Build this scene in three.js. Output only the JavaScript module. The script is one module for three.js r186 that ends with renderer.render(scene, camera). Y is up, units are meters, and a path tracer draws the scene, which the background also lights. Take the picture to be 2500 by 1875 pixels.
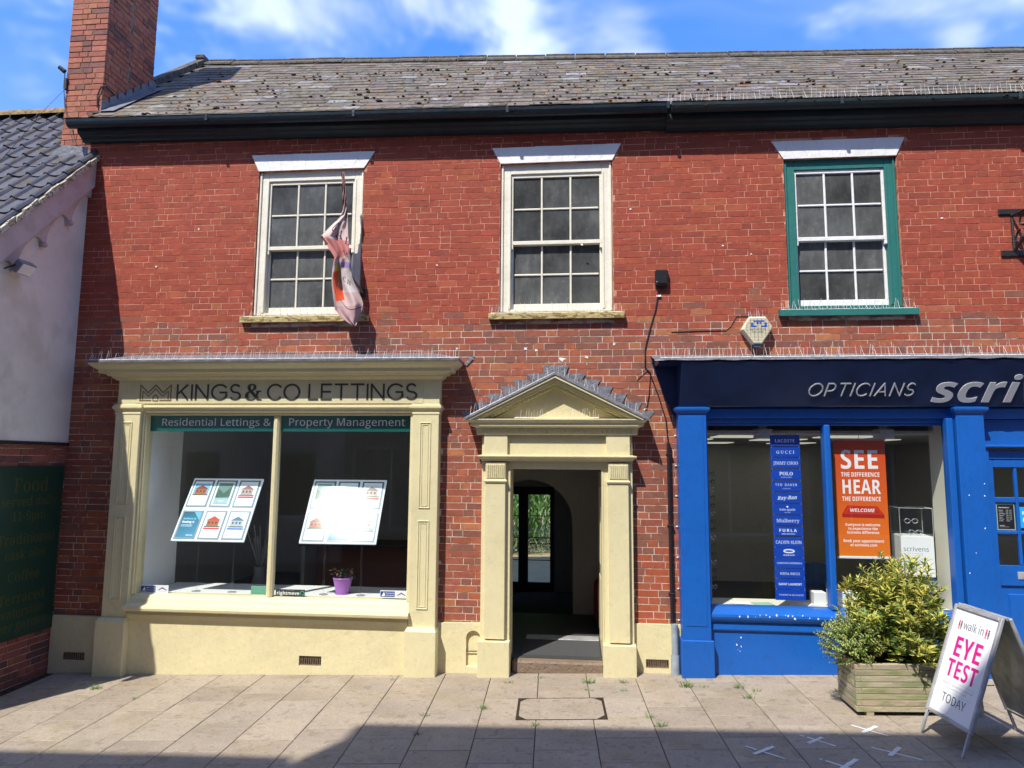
import * as THREE from 'three';
import { FontLoader } from 'three/addons/loaders/FontLoader.js';
import { TextGeometry } from 'three/addons/geometries/TextGeometry.js';
import { RectAreaLightUniformsLib } from 'three/addons/lights/RectAreaLightUniformsLib.js';

// ---------------------------------------------------------------- camera, sky, sun, exposure
const scene = new THREE.Scene();
const camera = new THREE.PerspectiveCamera(58.7, 4 / 3, 0.05, 600);
camera.position.set(0, 2.37, 7.5);
camera.rotation.order = 'YXZ';
camera.rotation.set(0.11299, 0.09667, 0.0071);

const renderer = new THREE.WebGLRenderer({ antialias: true });
renderer.toneMapping = THREE.LinearToneMapping;
renderer.toneMappingExposure = 1.58;
renderer.shadowMap.enabled = true;

const SUN = new THREE.Vector3(-0.55, 1.62, 1).normalize();
const sun = new THREE.DirectionalLight(new THREE.Color(1, 0.94, 0.84), 4.0);
sun.position.copy(SUN).multiplyScalar(40);
sun.castShadow = true;
Object.assign(sun.shadow.camera, { left: -14, right: 14, top: 14, bottom: -14, near: 1, far: 90 });
sun.shadow.mapSize.set(4096, 4096);
scene.add(sun, sun.target);
RectAreaLightUniformsLib.init();

// ---------------------------------------------------------------- random numbers and noise
let seed = 7;
const rnd = () => { seed = (seed + 0x6d2b79f5) | 0; let t = Math.imul(seed ^ (seed >>> 15), 1 | seed); t = (t + Math.imul(t ^ (t >>> 7), 61 | t)) ^ t; return ((t ^ (t >>> 14)) >>> 0) / 4294967296; };
const rr = (a, b) => a + (b - a) * rnd();
const clamp = (x, a = 0, b = 1) => Math.min(b, Math.max(a, x));
const sstep = (a, b, x) => { const t = clamp((x - a) / (b - a)); return t * t * (3 - 2 * t); };
const mix = (a, b, t) => a + (b - a) * t;
const mix3 = (a, b, t) => [mix(a[0], b[0], t), mix(a[1], b[1], t), mix(a[2], b[2], t)];
const LAT = 256, lat = new Float32Array(LAT * LAT);
for (let i = 0; i < lat.length; i++) lat[i] = rnd();
function vnoise(x, y, per) {                                    // value noise, periodic with per
  const xi = Math.floor(x), yi = Math.floor(y), fx = x - xi, fy = y - yi, w = (n) => ((n % per) + per) % per;
  const u = fx * fx * (3 - 2 * fx), v = fy * fy * (3 - 2 * fy), g = (a, b) => lat[(w(a) % LAT) + (w(b) % LAT) * LAT];
  return mix(mix(g(xi, yi), g(xi + 1, yi), u), mix(g(xi, yi + 1), g(xi + 1, yi + 1), u), v);
}
function fbm(x, y, per, oct = 5, gain = 0.5) {
  let s = 0, a = 1, t = 0;
  for (let o = 0; o < oct; o++) { s += a * vnoise(x + o * 17.3 * (per > 1e5 ? 1 : 0), y, per); t += a; a *= gain; x *= 2; y *= 2; per *= 2; }
  return s / t;
}

// ---------------------------------------------------------------- sky
// clouds of the sky in view: azimuth, elevation, amount, widths in degrees; the rest of the sky has the same kind of cloud
const CLOUDS = [[-25, 33.8, 0.19, 7, 2.2], [-14, 35.8, 0.18, 8, 2.2], [-5, 32.5, 0.08, 6, 4], [4.2, 33.0, 0.22, 4.6, 4], [16, 34.8, 0.24, 2.2, 1.8], [29.3, 28.3, 0.22, 1.8, 1.3], [28, 32, 0.13, 7, 2], [-42.5, 24.0, 0.22, 2.2, 1.6], [12.5, 32, -0.1, 3.5, 3], [-40, 31, -0.1, 5, 3]];
{
  const W = 1600, H = 800, d = new Float32Array(W * H * 4);
  for (let j = 0; j < H; j++) for (let i = 0; i < W; i++) {
    const el = ((j + 0.5) / H - 0.5) * Math.PI, az = ((i + 0.5) / W - 0.5) * 2 * Math.PI;
    const y = Math.sin(el), x = Math.cos(el) * Math.cos(az), z = Math.cos(el) * Math.sin(az);
    const k = (i + j * W) * 4, h = Math.max(y, 0);
    const up = Math.pow(h, 0.55);
    let c = mix3([0.31, 0.47, 0.72], [0.018, 0.112, 0.43], sstep(0, 1, up * 1.12));
    const sd = Math.max(0, x * SUN.x + y * SUN.y + z * SUN.z);
    c = c.map((q, n) => q + [0.9, 0.8, 0.6][n] * (0.28 * Math.pow(sd, 10) + 0.04 * Math.pow(sd, 3)));
    if (y > 0) {
      const q = 1 / (y + 0.16), px = x * q * 1.5 + 11.2, py = z * q * 1.9 + 41.7;
      const wx = fbm(px * 0.9 + 3, py * 0.9 + 9, 4096, 4), wy = fbm(px * 0.9 + 31, py * 0.9 + 47, 4096, 4);
      const n1 = fbm(px * 2.4 + 1.9 * wx, py * 2.4 + 1.5 * wy, 4096, 6, 0.58), n2 = fbm(px * 0.35 + 70, py * 0.55 + 12, 4096, 3);
      const A = (Math.atan2(x, -z) * 180) / Math.PI, E = (el * 180) / Math.PI, w = sstep(62, 46, Math.abs(A)) * sstep(12, 20, E) * sstep(46, 38, E);
      let bias = 0.075; for (const [ca, ce, am, sa, se] of CLOUDS) bias += am * Math.exp(-(((A - ca) / sa) ** 2) - ((E - ce) / se) ** 2);
      const dens = 0.72 * sstep(0.47, 0.74, n1 * 0.75 + mix(n2 * 0.34 - 0.02, bias, w));
      const wisp = sstep(0.42, 0.8, fbm(px * 0.5 + 90 + wx, py * 1.6 + 5 + wy, 4096, 5, 0.6)) * 0.34;
      const a = clamp(dens + wisp * (1 - dens)) * sstep(0.0, 0.09, y);
      const shade = 0.80 + 0.28 * sstep(0.5, 0.8, n1);
      c = mix3(c, [0.52 * shade, 0.585 * shade, 0.70 * shade], a * 0.93);
    } else c = [0.24, 0.25, 0.26];
    d[k] = c[0]; d[k + 1] = c[1]; d[k + 2] = c[2]; d[k + 3] = 1;
  }
  const t = new THREE.DataTexture(d, W, H, THREE.RGBAFormat, THREE.FloatType);
  t.mapping = THREE.EquirectangularReflectionMapping; t.magFilter = THREE.LinearFilter; t.needsUpdate = true;
  scene.background = t; scene.environment = t; scene.backgroundIntensity = scene.environmentIntensity = 1.5;
}

// ---------------------------------------------------------------- textures
function tex(size, f, srgb = true) {                            // f(u, v) -> [r, g, b] as shown on screen, or a number
  const d = new Uint8Array(size * size * 4);
  for (let j = 0; j < size; j++) for (let i = 0; i < size; i++) {
    let c = f(i / size, j / size); if (typeof c === 'number') c = [c, c, c];
    const k = (i + j * size) * 4; for (let n = 0; n < 3; n++) d[k + n] = clamp(c[n]) * 255; d[k + 3] = 255;
  }
  const t = new THREE.DataTexture(d, size, size); t.wrapS = t.wrapT = THREE.RepeatWrapping; t.magFilter = THREE.LinearFilter; t.minFilter = THREE.LinearMipmapLinearFilter;
  if (srgb) t.colorSpace = THREE.SRGBColorSpace; t.needsUpdate = true; return t;
}
const sized = (t, sx, sy = sx) => { const c = t.clone(); c.repeat.set(1 / sx, 1 / sy); c.needsUpdate = true; return c; };
const NOISE = tex(512, (u, v) => fbm(u * 8, v * 8, 8, 7, 0.6), false);
const FINE = tex(512, (u, v) => fbm(u * 48, v * 48, 48, 4, 0.7), false);
const T_BRICK = tex(512, (u, v) => { const a = fbm(u * 10, v * 10, 10, 6, 0.65), b = fbm(u * 40 + 5, v * 64, 40, 3); const s = sstep(0.66, 0.72, fbm(u * 70, v * 70, 70, 2)); const q = 0.91 + 0.26 * (a - 0.5) + 0.10 * (b - 0.5); return [q + s * 0.04, q + s * 0.05, q + s * 0.05]; });
const T_PAINT = tex(512, (u, v) => { const a = fbm(u * 5, v * 5, 5, 6, 0.55), b = fbm(u * 60, v * 30, 60, 3); const spot = sstep(0.74, 0.78, fbm(u * 50 + 9, v * 50, 50, 2)); const q = 0.93 + 0.08 * (a - 0.5) + 0.04 * (b - 0.5); return [q + 0.05 - spot * 0.025, q + 0.05 - spot * 0.03, q + 0.04 - spot * 0.04]; });
const T_STONE = tex(768, (u, v) => {
  const a = fbm(u * 6, v * 6, 6, 7, 0.6), g = fbm(u * 160, v * 160, 160, 2, 0.7), st = sstep(0.56, 0.72, fbm(u * 9 + 3, v * 9, 9, 5)), gum = sstep(0.80, 0.83, fbm(u * 40 + 3, v * 40 + 8, 40, 1));
  const q = 0.90 + 0.16 * (a - 0.5) + 0.16 * (g - 0.5) - 0.035 * st - 0.08 * gum; return [q + 0.02, q, q - 0.02 - 0.03 * st];
});
const T_SLATE = tex(768, (u, v) => {
  const a = fbm(u * 7, v * 7, 7, 6, 0.6), b = fbm(u * 90, v * 90, 90, 3, 0.6);
  let c = mix3([0.68, 0.66, 0.645], [0.88, 0.86, 0.83], clamp(a * 1.3 - 0.15 + 0.35 * (b - 0.5)));
  const pale = sstep(0.60, 0.68, fbm(u * 30 + 2, v * 30 + 3, 30, 4)), och = sstep(0.64, 0.71, fbm(u * 22 + 8, v * 22 + 1, 22, 4)), dark = sstep(0.62, 0.7, fbm(u * 26 + 1, v * 26 + 17, 26, 4));
  c = mix3(c, [0.96, 0.95, 0.92], pale * 0.6); c = mix3(c, [0.90, 0.66, 0.34], och * 0.6); c = mix3(c, [0.48, 0.41, 0.37], dark * 0.6); return c;
});
const T_WOOD = tex(512, (u, v) => { const g = fbm(u * 3, v * 70, 70, 4, 0.6), k = fbm(u * 4 + 3, v * 12, 12, 4); const gr = sstep(0.5, 0.75, fbm(u * 5 + 8, v * 5 + 2, 5, 5)); const q = 0.78 + 0.22 * (g - 0.5) + 0.2 * (k - 0.5); return [q * (1 - 0.13 * gr), q * (0.97 - 0.06 * gr), q * (0.90 - 0.16 * gr)]; });
const T_DUST = tex(512, (u, v) => { const a = fbm(u * 5, v * 5, 5, 5, 0.6), b = fbm(u * 40, v * 14, 40, 4, 0.6), d = sstep(0.72, 0.76, fbm(u * 60, v * 60, 60, 2)); const q = 0.54 + 0.36 * (a - 0.5) + 0.16 * (b - 0.5) + d * 0.05; return [q, q * 1.01, q]; });
const T_METAL = tex(256, (u, v) => 0.82 + 0.3 * (fbm(u * 6, v * 6, 6, 6, 0.6) - 0.5));
const T_PEEL = tex(512, (u, v) => { const p = sstep(0.56, 0.60, fbm(u * 12, v * 20, 20, 5, 0.6)), g = fbm(u * 4, v * 60, 60, 4); return mix3([0.88, 0.86, 0.78], [0.45 + 0.3 * g, 0.40 + 0.3 * g, 0.33 + 0.25 * g], p); });
const T_MORTAR_RED = tex(512, (u, v) => { const p = sstep(0.38, 0.56, fbm(u * 9, v * 22, 22, 5, 0.6)), b = fbm(u * 60, v * 60, 60, 3); return mix3([0.62 + 0.1 * b, 0.32 + 0.08 * b, 0.25 + 0.08 * b], [0.77 + 0.14 * b, 0.53 + 0.15 * b, 0.43 + 0.15 * b], p); });
const T_MORTAR = tex(512, (u, v) => { const p = sstep(0.30, 0.54, fbm(u * 9, v * 22, 22, 5, 0.6)), b = fbm(u * 60, v * 60, 60, 3); return mix3([0.50 + 0.12 * b, 0.40 + 0.1 * b, 0.36 + 0.1 * b], [0.80 + 0.18 * b, 0.74 + 0.18 * b, 0.68 + 0.18 * b], p); });
const T_RENDER = tex(512, (u, v) => { const a = fbm(u * 4, v * 4, 4, 6, 0.6), s = sstep(0.56, 0.75, fbm(u * 7 + 5, v * 5, 7, 5)); const q = 0.92 + 0.14 * (a - 0.5); return [q + 0.03 - 0.05 * s, q + 0.03 - 0.055 * s, q + 0.03 - 0.06 * s]; });
const T_SOIL = tex(256, (u, v) => { const a = fbm(u * 20, v * 20, 20, 5, 0.7), m = sstep(0.58, 0.66, fbm(u * 6, v * 6, 6, 4)); return mix3([0.30 * a + 0.17, 0.26 * a + 0.14, 0.22 * a + 0.12], [0.22, 0.27 * a + 0.14, 0.10], m * 0.6); });
const T_PANTILE = tex(512, (u, v) => { const a = fbm(u * 8, v * 8, 8, 6, 0.6), o = sstep(0.63, 0.72, fbm(u * 14 + 4, v * 14, 14, 4)); return mix3([0.55 + 0.35 * a, 0.55 + 0.35 * a, 0.58 + 0.36 * a], [0.82, 0.62, 0.30], o * 0.7); });

const M = (name, color, o = {}) => { const { phys, ...rest } = o; const m = new (phys ? THREE.MeshPhysicalMaterial : THREE.MeshStandardMaterial)({ roughness: 0.85, ...rest }); m.name = name; if (color) m.color.setRGB(...color); return m; };
const bumpy = (s, b, t = NOISE) => ({ bumpMap: sized(t, s), bumpScale: b });
const MAT = {
  brick: M('brick', [1, 1, 1], { vertexColors: true, map: sized(T_BRICK, 0.55), ...bumpy(0.35, 0.003) }),
  mortarRed: M('mortar with red wash', [0.95, 0.95, 0.95], { map: sized(T_MORTAR_RED, 1.7), ...bumpy(0.12, 0.004, FINE) }),
  mortar: M('lime mortar', [0.85, 0.85, 0.85], { map: sized(T_MORTAR, 1.7), ...bumpy(0.12, 0.004, FINE) }),
  cream: M('cream paint', [0.69, 0.625, 0.385], { roughness: 0.5, map: sized(T_PAINT, 1.9), ...bumpy(0.6, 0.0025) }),
  creamRender: M('cream masonry paint', [0.69, 0.625, 0.385], { roughness: 0.7, map: sized(T_PAINT, 1.3), ...bumpy(0.5, 0.004) }),
  offwhite: M('off-white gloss', [0.80, 0.765, 0.655], { roughness: 0.45, map: sized(T_PAINT, 0.9), ...bumpy(0.4, 0.003) }),
  white: M('white paint', [0.84, 0.84, 0.86], { roughness: 0.6, map: sized(T_PAINT, 1.2), ...bumpy(0.3, 0.004) }),
  sillPeel: M('peeling cream paint', [0.62, 0.53, 0.30], { map: sized(T_PEEL, 0.9, 0.5), ...bumpy(0.2, 0.01) }),
  green: M('teal green paint', [0.022, 0.17, 0.155], { roughness: 0.5, map: sized(T_PAINT, 0.8), ...bumpy(0.4, 0.003) }),
  blue: M('blue gloss paint', [0.008, 0.112, 0.475], { roughness: 0.38, map: sized(T_PAINT, 2.1), ...bumpy(0.7, 0.003) }),
  navy: M('navy fascia', [0.022, 0.045, 0.140], { roughness: 0.3, map: sized(T_METAL, 1.5) }),
  gutter: M('blue-black gutter', [0.018, 0.034, 0.048], { roughness: 0.35, map: sized(T_METAL, 0.7), ...bumpy(0.3, 0.003) }),
  gutterGreen: M('dark green cornice', [0.020, 0.038, 0.042], { roughness: 0.55, map: sized(T_METAL, 0.7), ...bumpy(0.3, 0.004) }),
  lead: M('lead sheet', [0.26, 0.27, 0.31], { roughness: 0.55, metalness: 0.25, map: sized(T_METAL, 0.5), ...bumpy(0.25, 0.008) }),
  slate: M('slate', [1, 1, 1], { vertexColors: true, map: sized(T_SLATE, 1.6), ...bumpy(0.4, 0.008) }),
  ridge: M('ridge tile', [0.16, 0.155, 0.14], { map: sized(T_SLATE, 1.1), ...bumpy(0.3, 0.008) }),
  moss: M('moss', [1, 1, 1], { vertexColors: true, roughness: 1, ...bumpy(0.03, 0.008, FINE) }),
  slab: M('concrete slab', [1, 1, 1], { vertexColors: true, map: sized(T_STONE, 1.9), ...bumpy(0.10, 0.003, FINE) }),
  street: M('street paving', [0.34, 0.30, 0.255], { map: sized(T_STONE, 2.3), ...bumpy(0.2, 0.004, FINE) }),
  soil: M('joint soil', [0.95, 0.88, 0.8], { map: sized(T_SOIL, 0.5), roughness: 1, ...bumpy(0.06, 0.01, FINE) }),
  stone: M('worn stone', [0.24, 0.185, 0.14], { map: sized(T_STONE, 0.7), ...bumpy(0.25, 0.012) }),
  render: M('off-white render', [0.80, 0.745, 0.67], { map: sized(T_RENDER, 1.6), ...bumpy(0.5, 0.012) }),
  barge: M('pink grey board', [0.56, 0.47, 0.46], { map: sized(T_RENDER, 0.9), ...bumpy(0.4, 0.004) }),
  peelWhite: M('peeling white timber', [0.85, 0.83, 0.8], { map: sized(T_PEEL, 0.5, 0.3), ...bumpy(0.1, 0.02) }),
  pantile: M('weathered black pantile', [0.125, 0.13, 0.16], { roughness: 0.62, map: sized(T_PANTILE, 1.4), ...bumpy(0.3, 0.006) }),
  plastic: M('clear plastic spikes', [0.88, 0.86, 0.84], { roughness: 0.2, transmission: 0.25, thickness: 0, phys: true }),
  steel: M('galvanised steel', [0.55, 0.58, 0.62], { roughness: 0.35, metalness: 0.7 }),
  alu: M('brushed aluminium', [0.66, 0.67, 0.70], { roughness: 0.4, metalness: 0.3, map: sized(T_METAL, 0.4) }),
  iron: M('black iron', [0.022, 0.02, 0.022], { roughness: 0.5, map: sized(T_METAL, 0.3), ...bumpy(0.1, 0.003) }),
  blackPlastic: M('black plastic', [0.012, 0.012, 0.014], { roughness: 0.4 }),
  darkPipe: M('dark brown pipe', [0.028, 0.020, 0.024], { roughness: 0.4, map: sized(T_METAL, 0.4) }),
  greyPipe: M('grey painted pipe', [0.42, 0.50, 0.56], { roughness: 0.5, map: sized(T_METAL, 0.4) }),
  plank: M('weathered plank', [1, 1, 1], { vertexColors: true, map: sized(T_WOOD, 0.8, 0.35), ...bumpy(0.2, 0.004) }),
  leaf: M('leaf', [1, 1, 1], { vertexColors: true, roughness: 0.5, transmission: 0.4, thickness: 0, phys: true, side: THREE.DoubleSide }),
  grass: M('grass blade', [1, 1, 1], { vertexColors: true, roughness: 0.7 }),
  bark: M('bark', [0.10, 0.075, 0.05], { map: sized(T_WOOD, 0.5), ...bumpy(0.1, 0.02) }),
  glass: M('clean window glass', [0.93, 0.96, 0.95], { roughness: 0.0, transmission: 1, thickness: 0, ior: 1.5, phys: true }),
  oldGlass: M('dusty old glass', [0.95, 0.98, 0.98], { roughness: 0.06, transmission: 0.80, thickness: 0, ior: 1.5, phys: true, map: sized(T_DUST, 1.9) }),
  acrylic: M('clear acrylic', [0.95, 0.97, 0.98], { roughness: 0.03, transmission: 1, thickness: 0, ior: 1.49, phys: true }),
  inWall: M('interior wall', [0.52, 0.51, 0.48], { map: sized(T_PAINT, 2.3) }), inFloor: M('dark floor', [0.055, 0.053, 0.05], { roughness: 0.55 }),
  inWhite: M('white interior board', [0.78, 0.79, 0.80], { roughness: 0.5 }), inCream: M('cream interior wall', [0.70, 0.67, 0.56]), ceil: M('ceiling tile', [0.55, 0.54, 0.50]),
  mat: M('doormat', [0.10, 0.105, 0.115], { roughness: 1, ...bumpy(0.05, 0.01, FINE) }),
  oppBrick: M('opposite brick', [0.36, 0.24, 0.19], { map: sized(T_BRICK, 0.8) }), oppStone: M('opposite stone trim', [0.48, 0.44, 0.38], { map: sized(T_PAINT, 1.2) }),
  willow: M('willow leaf', [1, 1, 1], { roughness: 0.6, transmission: 0.4, thickness: 0, phys: true, side: THREE.DoubleSide }),
  purple: M('lilac glazed pot', [0.36, 0.13, 0.48], { roughness: 0.3 }), paper: M('white card', [0.8, 0.8, 0.8]), seat: M('blue seat fabric', [0.05, 0.11, 0.24]),
  xpaint: M('white line paint', [0.84, 0.86, 0.86], { roughness: 0.7, map: sized(T_PAINT, 0.3), ...bumpy(0.05, 0.004, FINE) }),
  letterGrey: M('dark grey lettering', [0.055, 0.05, 0.035], { roughness: 0.45 }), letterGold: M('old gold lettering', [0.22, 0.17, 0.075], { roughness: 0.45 }), letterSilver: M('silver grey lettering', [0.66, 0.67, 0.70], { roughness: 0.4 }), letterWhite: M('white lettering', [0.9, 0.9, 0.9], { roughness: 0.5 }),
};

// ---------------------------------------------------------------- geometry helpers
const V = (x, y, z) => new THREE.Vector3(x, y, z);
class Soup {
  constructor(m = null) { this.p = []; this.n = []; this.c = []; this.u = []; this.col = null; this.m = m; this.uo = [0, 0]; }
  vert(q, n, uv) {
    this.p.push(q.x, q.y, q.z); this.n.push(n.x, n.y, n.z); if (this.col) this.c.push(...this.col);
    if (uv) { this.u.push(uv[0], uv[1]); return; }
    const ax = Math.abs(n.x), ay = Math.abs(n.y), az = Math.abs(n.z);
    if (ay >= ax && ay >= az) this.u.push(q.x + this.uo[0], q.z + this.uo[1]); else if (ax >= az) this.u.push(q.z + this.uo[0], q.y + this.uo[1]); else this.u.push(q.x + this.uo[0], q.y + this.uo[1]);
  }
  tri(a, b, c, out = null, uv = null) {
    let q = [a, b, c].map((v) => { const w = Array.isArray(v) ? V(...v) : v.clone(); return this.m ? w.applyMatrix4(this.m) : w; });
    let n = q[1].clone().sub(q[0]).cross(q[2].clone().sub(q[0]));
    if (n.lengthSq() < 1e-16) return this; n.normalize();
    if (out) { const o = this.m ? (Array.isArray(out) ? V(...out) : out).clone().applyMatrix4(this.m) : (Array.isArray(out) ? V(...out) : out); const mid = q[0].clone().add(q[1]).add(q[2]).divideScalar(3).sub(o); if (mid.dot(n) < 0) { q = [q[0], q[2], q[1]]; if (uv) uv = [uv[0], uv[2], uv[1]]; n.negate(); } }
    q.forEach((v, i) => this.vert(v, n, uv && uv[i])); return this;
  }
  quad(a, b, c, d, out = null, uv = null) { this.tri(a, b, c, out, uv && [uv[0], uv[1], uv[2]]); this.tri(a, c, d, out, uv && [uv[0], uv[2], uv[3]]); return this; }
  box(x0, x1, y0, y1, z0, z1, c = 0.003) {
    const o = [(x0 + x1) / 2, (y0 + y1) / 2, (z0 + z1) / 2], h = [Math.abs(x1 - x0) / 2, Math.abs(y1 - y0) / 2, Math.abs(z1 - z0) / 2];
    c = Math.min(c, h[0] * 0.9, h[1] * 0.9, h[2] * 0.9);
    const pt = (s, ax) => [0, 1, 2].map((k) => o[k] + s[k] * (k === ax ? h[k] : h[k] - c));
    const S = [-1, 1];
    for (let ax = 0; ax < 3; ax++) { const b = (ax + 1) % 3, d = (ax + 2) % 3; for (const s of S) { const f = (i, j) => { const v = [0, 0, 0]; v[ax] = s; v[b] = i; v[d] = j; return pt(v, ax); }; this.quad(f(-1, -1), f(1, -1), f(1, 1), f(-1, 1), o); } }
    if (c > 0) {
      for (let ax = 0; ax < 3; ax++) { const b = (ax + 1) % 3, d = (ax + 2) % 3; for (const i of S) for (const j of S) { const f = (t, face) => { const v = [0, 0, 0]; v[ax] = t; v[b] = i; v[d] = j; return pt(v, face); }; this.quad(f(-1, b), f(1, b), f(1, d), f(-1, d), o); } }
      for (const a of S) for (const b of S) for (const d of S) this.tri(pt([a, b, d], 0), pt([a, b, d], 1), pt([a, b, d], 2), o);
    }
    return this;
  }
  prism(poly, z0, z1, axis = 'z') {                             // a polygon (x, y) drawn out along z; axis 'x' reads the points as (z, y)
    const P = (q, t) => (axis === 'z' ? [q[0], q[1], t] : [t, q[1], q[0]]);
    const tris = THREE.ShapeUtils.triangulateShape(poly.map((q) => new THREE.Vector2(...q)), []);
    const cx = poly.reduce((s, q) => s + q[0], 0) / poly.length, cy = poly.reduce((s, q) => s + q[1], 0) / poly.length, far = (z0 + z1) / 2;
    for (const t of tris) { this.tri(P(poly[t[0]], z1), P(poly[t[1]], z1), P(poly[t[2]], z1), P([cx, cy], far)); this.tri(P(poly[t[0]], z0), P(poly[t[1]], z0), P(poly[t[2]], z0), P([cx, cy], far)); }
    const area = poly.reduce((s, q, i) => { const r = poly[(i + 1) % poly.length]; return s + q[0] * r[1] - r[0] * q[1]; }, 0);
    poly.forEach((q, i) => { const r = poly[(i + 1) % poly.length]; const nx = (r[1] - q[1]) * Math.sign(area), ny = -(r[0] - q[0]) * Math.sign(area); const mid = [(q[0] + r[0]) / 2 - nx, (q[1] + r[1]) / 2 - ny]; this.quad(P(q, z0), P(r, z0), P(r, z1), P(q, z1), P(mid, far)); });
    return this;
  }
  mould(xl, xr, zb, zw, prof) {                                 // a moulding with returns: prof = [[projection, y], ...]; zb front plane of the body, zw where the returns end
    const ring = (q) => [[xl - q[0], q[1], zw], [xl - q[0], q[1], zb + q[0]], [xr + q[0], q[1], zb + q[0]], [xr + q[0], q[1], zw]];
    for (let i = 0; i + 1 < prof.length; i++) { const a = ring(prof[i]), b = ring(prof[i + 1]); for (let k = 0; k < 3; k++) this.quad(a[k], a[k + 1], b[k + 1], b[k]); }
    return this;
  }
  lines(pts, r, seg = 6) { for (let i = 0; i + 1 < pts.length; i++) this.rod(pts[i], pts[i + 1], r, r, seg); return this; }
  rod(a, b, r0, r1 = r0, seg = 6, caps = true) {
    const A = V(...a), B = V(...b), d = B.clone().sub(A).normalize(), e = Math.abs(d.y) < 0.9 ? V(0, 1, 0) : V(1, 0, 0), s = e.clone().cross(d).normalize(), t = d.clone().cross(s);
    const R = (c, r, i) => c.clone().addScaledVector(s, r * Math.cos((i / seg) * 2 * Math.PI)).addScaledVector(t, r * Math.sin((i / seg) * 2 * Math.PI));
    const mid = A.clone().add(B).multiplyScalar(0.5);
    for (let i = 0; i < seg; i++) { this.quad(R(A, r0, i), R(A, r0, i + 1), R(B, r1, i + 1), R(B, r1, i), mid); if (caps) { this.tri(A, R(A, r0, i), R(A, r0, i + 1), mid); this.tri(B, R(B, r1, i), R(B, r1, i + 1), mid); } }
    return this;
  }
  geo(g, m = null) {                                            // a three.js geometry, with its own normals
    const k = g.index ? g.toNonIndexed() : g.clone(); if (m) k.applyMatrix4(m); if (this.m) k.applyMatrix4(this.m); if (!k.attributes.normal) k.computeVertexNormals();
    const P = k.attributes.position, N = k.attributes.normal; for (let i = 0; i < P.count; i++) this.vert(V(P.getX(i), P.getY(i), P.getZ(i)), V(N.getX(i), N.getY(i), N.getZ(i)));
    return this;
  }
  geoUV(g, m = null) { const k = g.index ? g.toNonIndexed() : g.clone(); if (m) k.applyMatrix4(m); const P = k.attributes.position, N = k.attributes.normal, U = k.attributes.uv; for (let i = 0; i < P.count; i++) this.vert(V(P.getX(i), P.getY(i), P.getZ(i)), V(N.getX(i), N.getY(i), N.getZ(i)), [U.getX(i), U.getY(i)]); return this; }
  build(at = null) {
    const g = new THREE.BufferGeometry();
    g.setAttribute('position', new THREE.Float32BufferAttribute(this.p, 3)); g.setAttribute('normal', new THREE.Float32BufferAttribute(this.n, 3)); g.setAttribute('uv', new THREE.Float32BufferAttribute(this.u, 2));
    if (this.c.length) g.setAttribute('color', new THREE.Float32BufferAttribute(this.c, 3));
    if (at) g.translate(-at.x, -at.y, -at.z);
    return g;
  }
}
const S = (m) => new Soup(m);
const used = {};
const numbered = (n) => { used[n] = (used[n] ?? -1) + 1; return used[n] ? n + '_' + String(used[n]).padStart(3, '0') : n; };
const tag = (o, label, category, group, kind) => { if (label) o.userData.label = label; if (category) o.userData.category = category; if (group) o.userData.group = group; if (kind) o.userData.kind = kind; return o; };
function thing(name, label, category, at = [0, 0, 0], group) {  // a Group at the thing's base; its parts are given in world coordinates
  const o = new THREE.Group(); o.name = numbered(name); o.position.set(...at); scene.add(o); bases.set(o, o.position.clone()); return tag(o, label, category, group);
}
const bases = new Map();
function part(name, soup, mat, parent, kind) {                  // one named mesh; the geometry is moved to the parent's base
  const base = bases.get(parent) ?? V(0, 0, 0);
  const m = new THREE.Mesh(soup.isBufferGeometry ? soup : soup.build(base), mat); m.name = name; m.castShadow = m.receiveShadow = true; bases.set(m, base); parent.add(m); if (kind) m.userData.kind = kind; return m;
}
function solo(name, soup, mat, label, category, at, group, kind) { // a thing that is one mesh
  const b = V(...at), m = new THREE.Mesh(soup.build(b), mat); m.name = numbered(name); m.position.copy(b); m.castShadow = m.receiveShadow = true; scene.add(m); bases.set(m, b); return tag(m, label, category, group, kind);
}
const G = (x) => 0.18 + 0.034 * x;                              // the pavement rises to the right
function canvasMat(name, w, h, draw, o = {}) {
  const c = document.createElement('canvas'); c.width = w; c.height = h; const g = c.getContext('2d'); draw(g, w, h);
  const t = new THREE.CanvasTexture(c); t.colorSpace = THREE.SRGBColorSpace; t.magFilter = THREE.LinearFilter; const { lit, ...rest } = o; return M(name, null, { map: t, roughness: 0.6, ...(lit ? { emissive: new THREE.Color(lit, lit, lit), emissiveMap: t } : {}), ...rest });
}
const face = (s, a, b, c, d) => s.quad(a, b, c, d, null, [[0, 0], [1, 0], [1, 1], [0, 1]]); // a printed face: lower left, lower right, upper right, upper left
const fonts = {};
for (const n of ['sans_regular', 'sans_bold', 'serif_regular', 'serif_bold']) fonts[n] = await new FontLoader().loadAsync('fonts/droid/droid_' + n + '.typeface.json');
function text(str, font, x0, x1, y0, y1, z, depth = 0.003, shear = 0) { // fitted into x0..x1, y0..y1
  const g = new TextGeometry(str, { font: fonts[font], size: 1, depth: 1, curveSegments: 5, bevelEnabled: false }); g.computeBoundingBox(); const b = g.boundingBox;
  g.translate(-b.min.x, -b.min.y, 0); g.scale((x1 - x0) / (b.max.x - b.min.x), (y1 - y0) / (b.max.y - b.min.y), depth);
  if (shear) g.applyMatrix4(new THREE.Matrix4().makeShear(0, 0, shear, 0, 0, 0));
  g.translate(x0, y0, z); return g;
}
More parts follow.
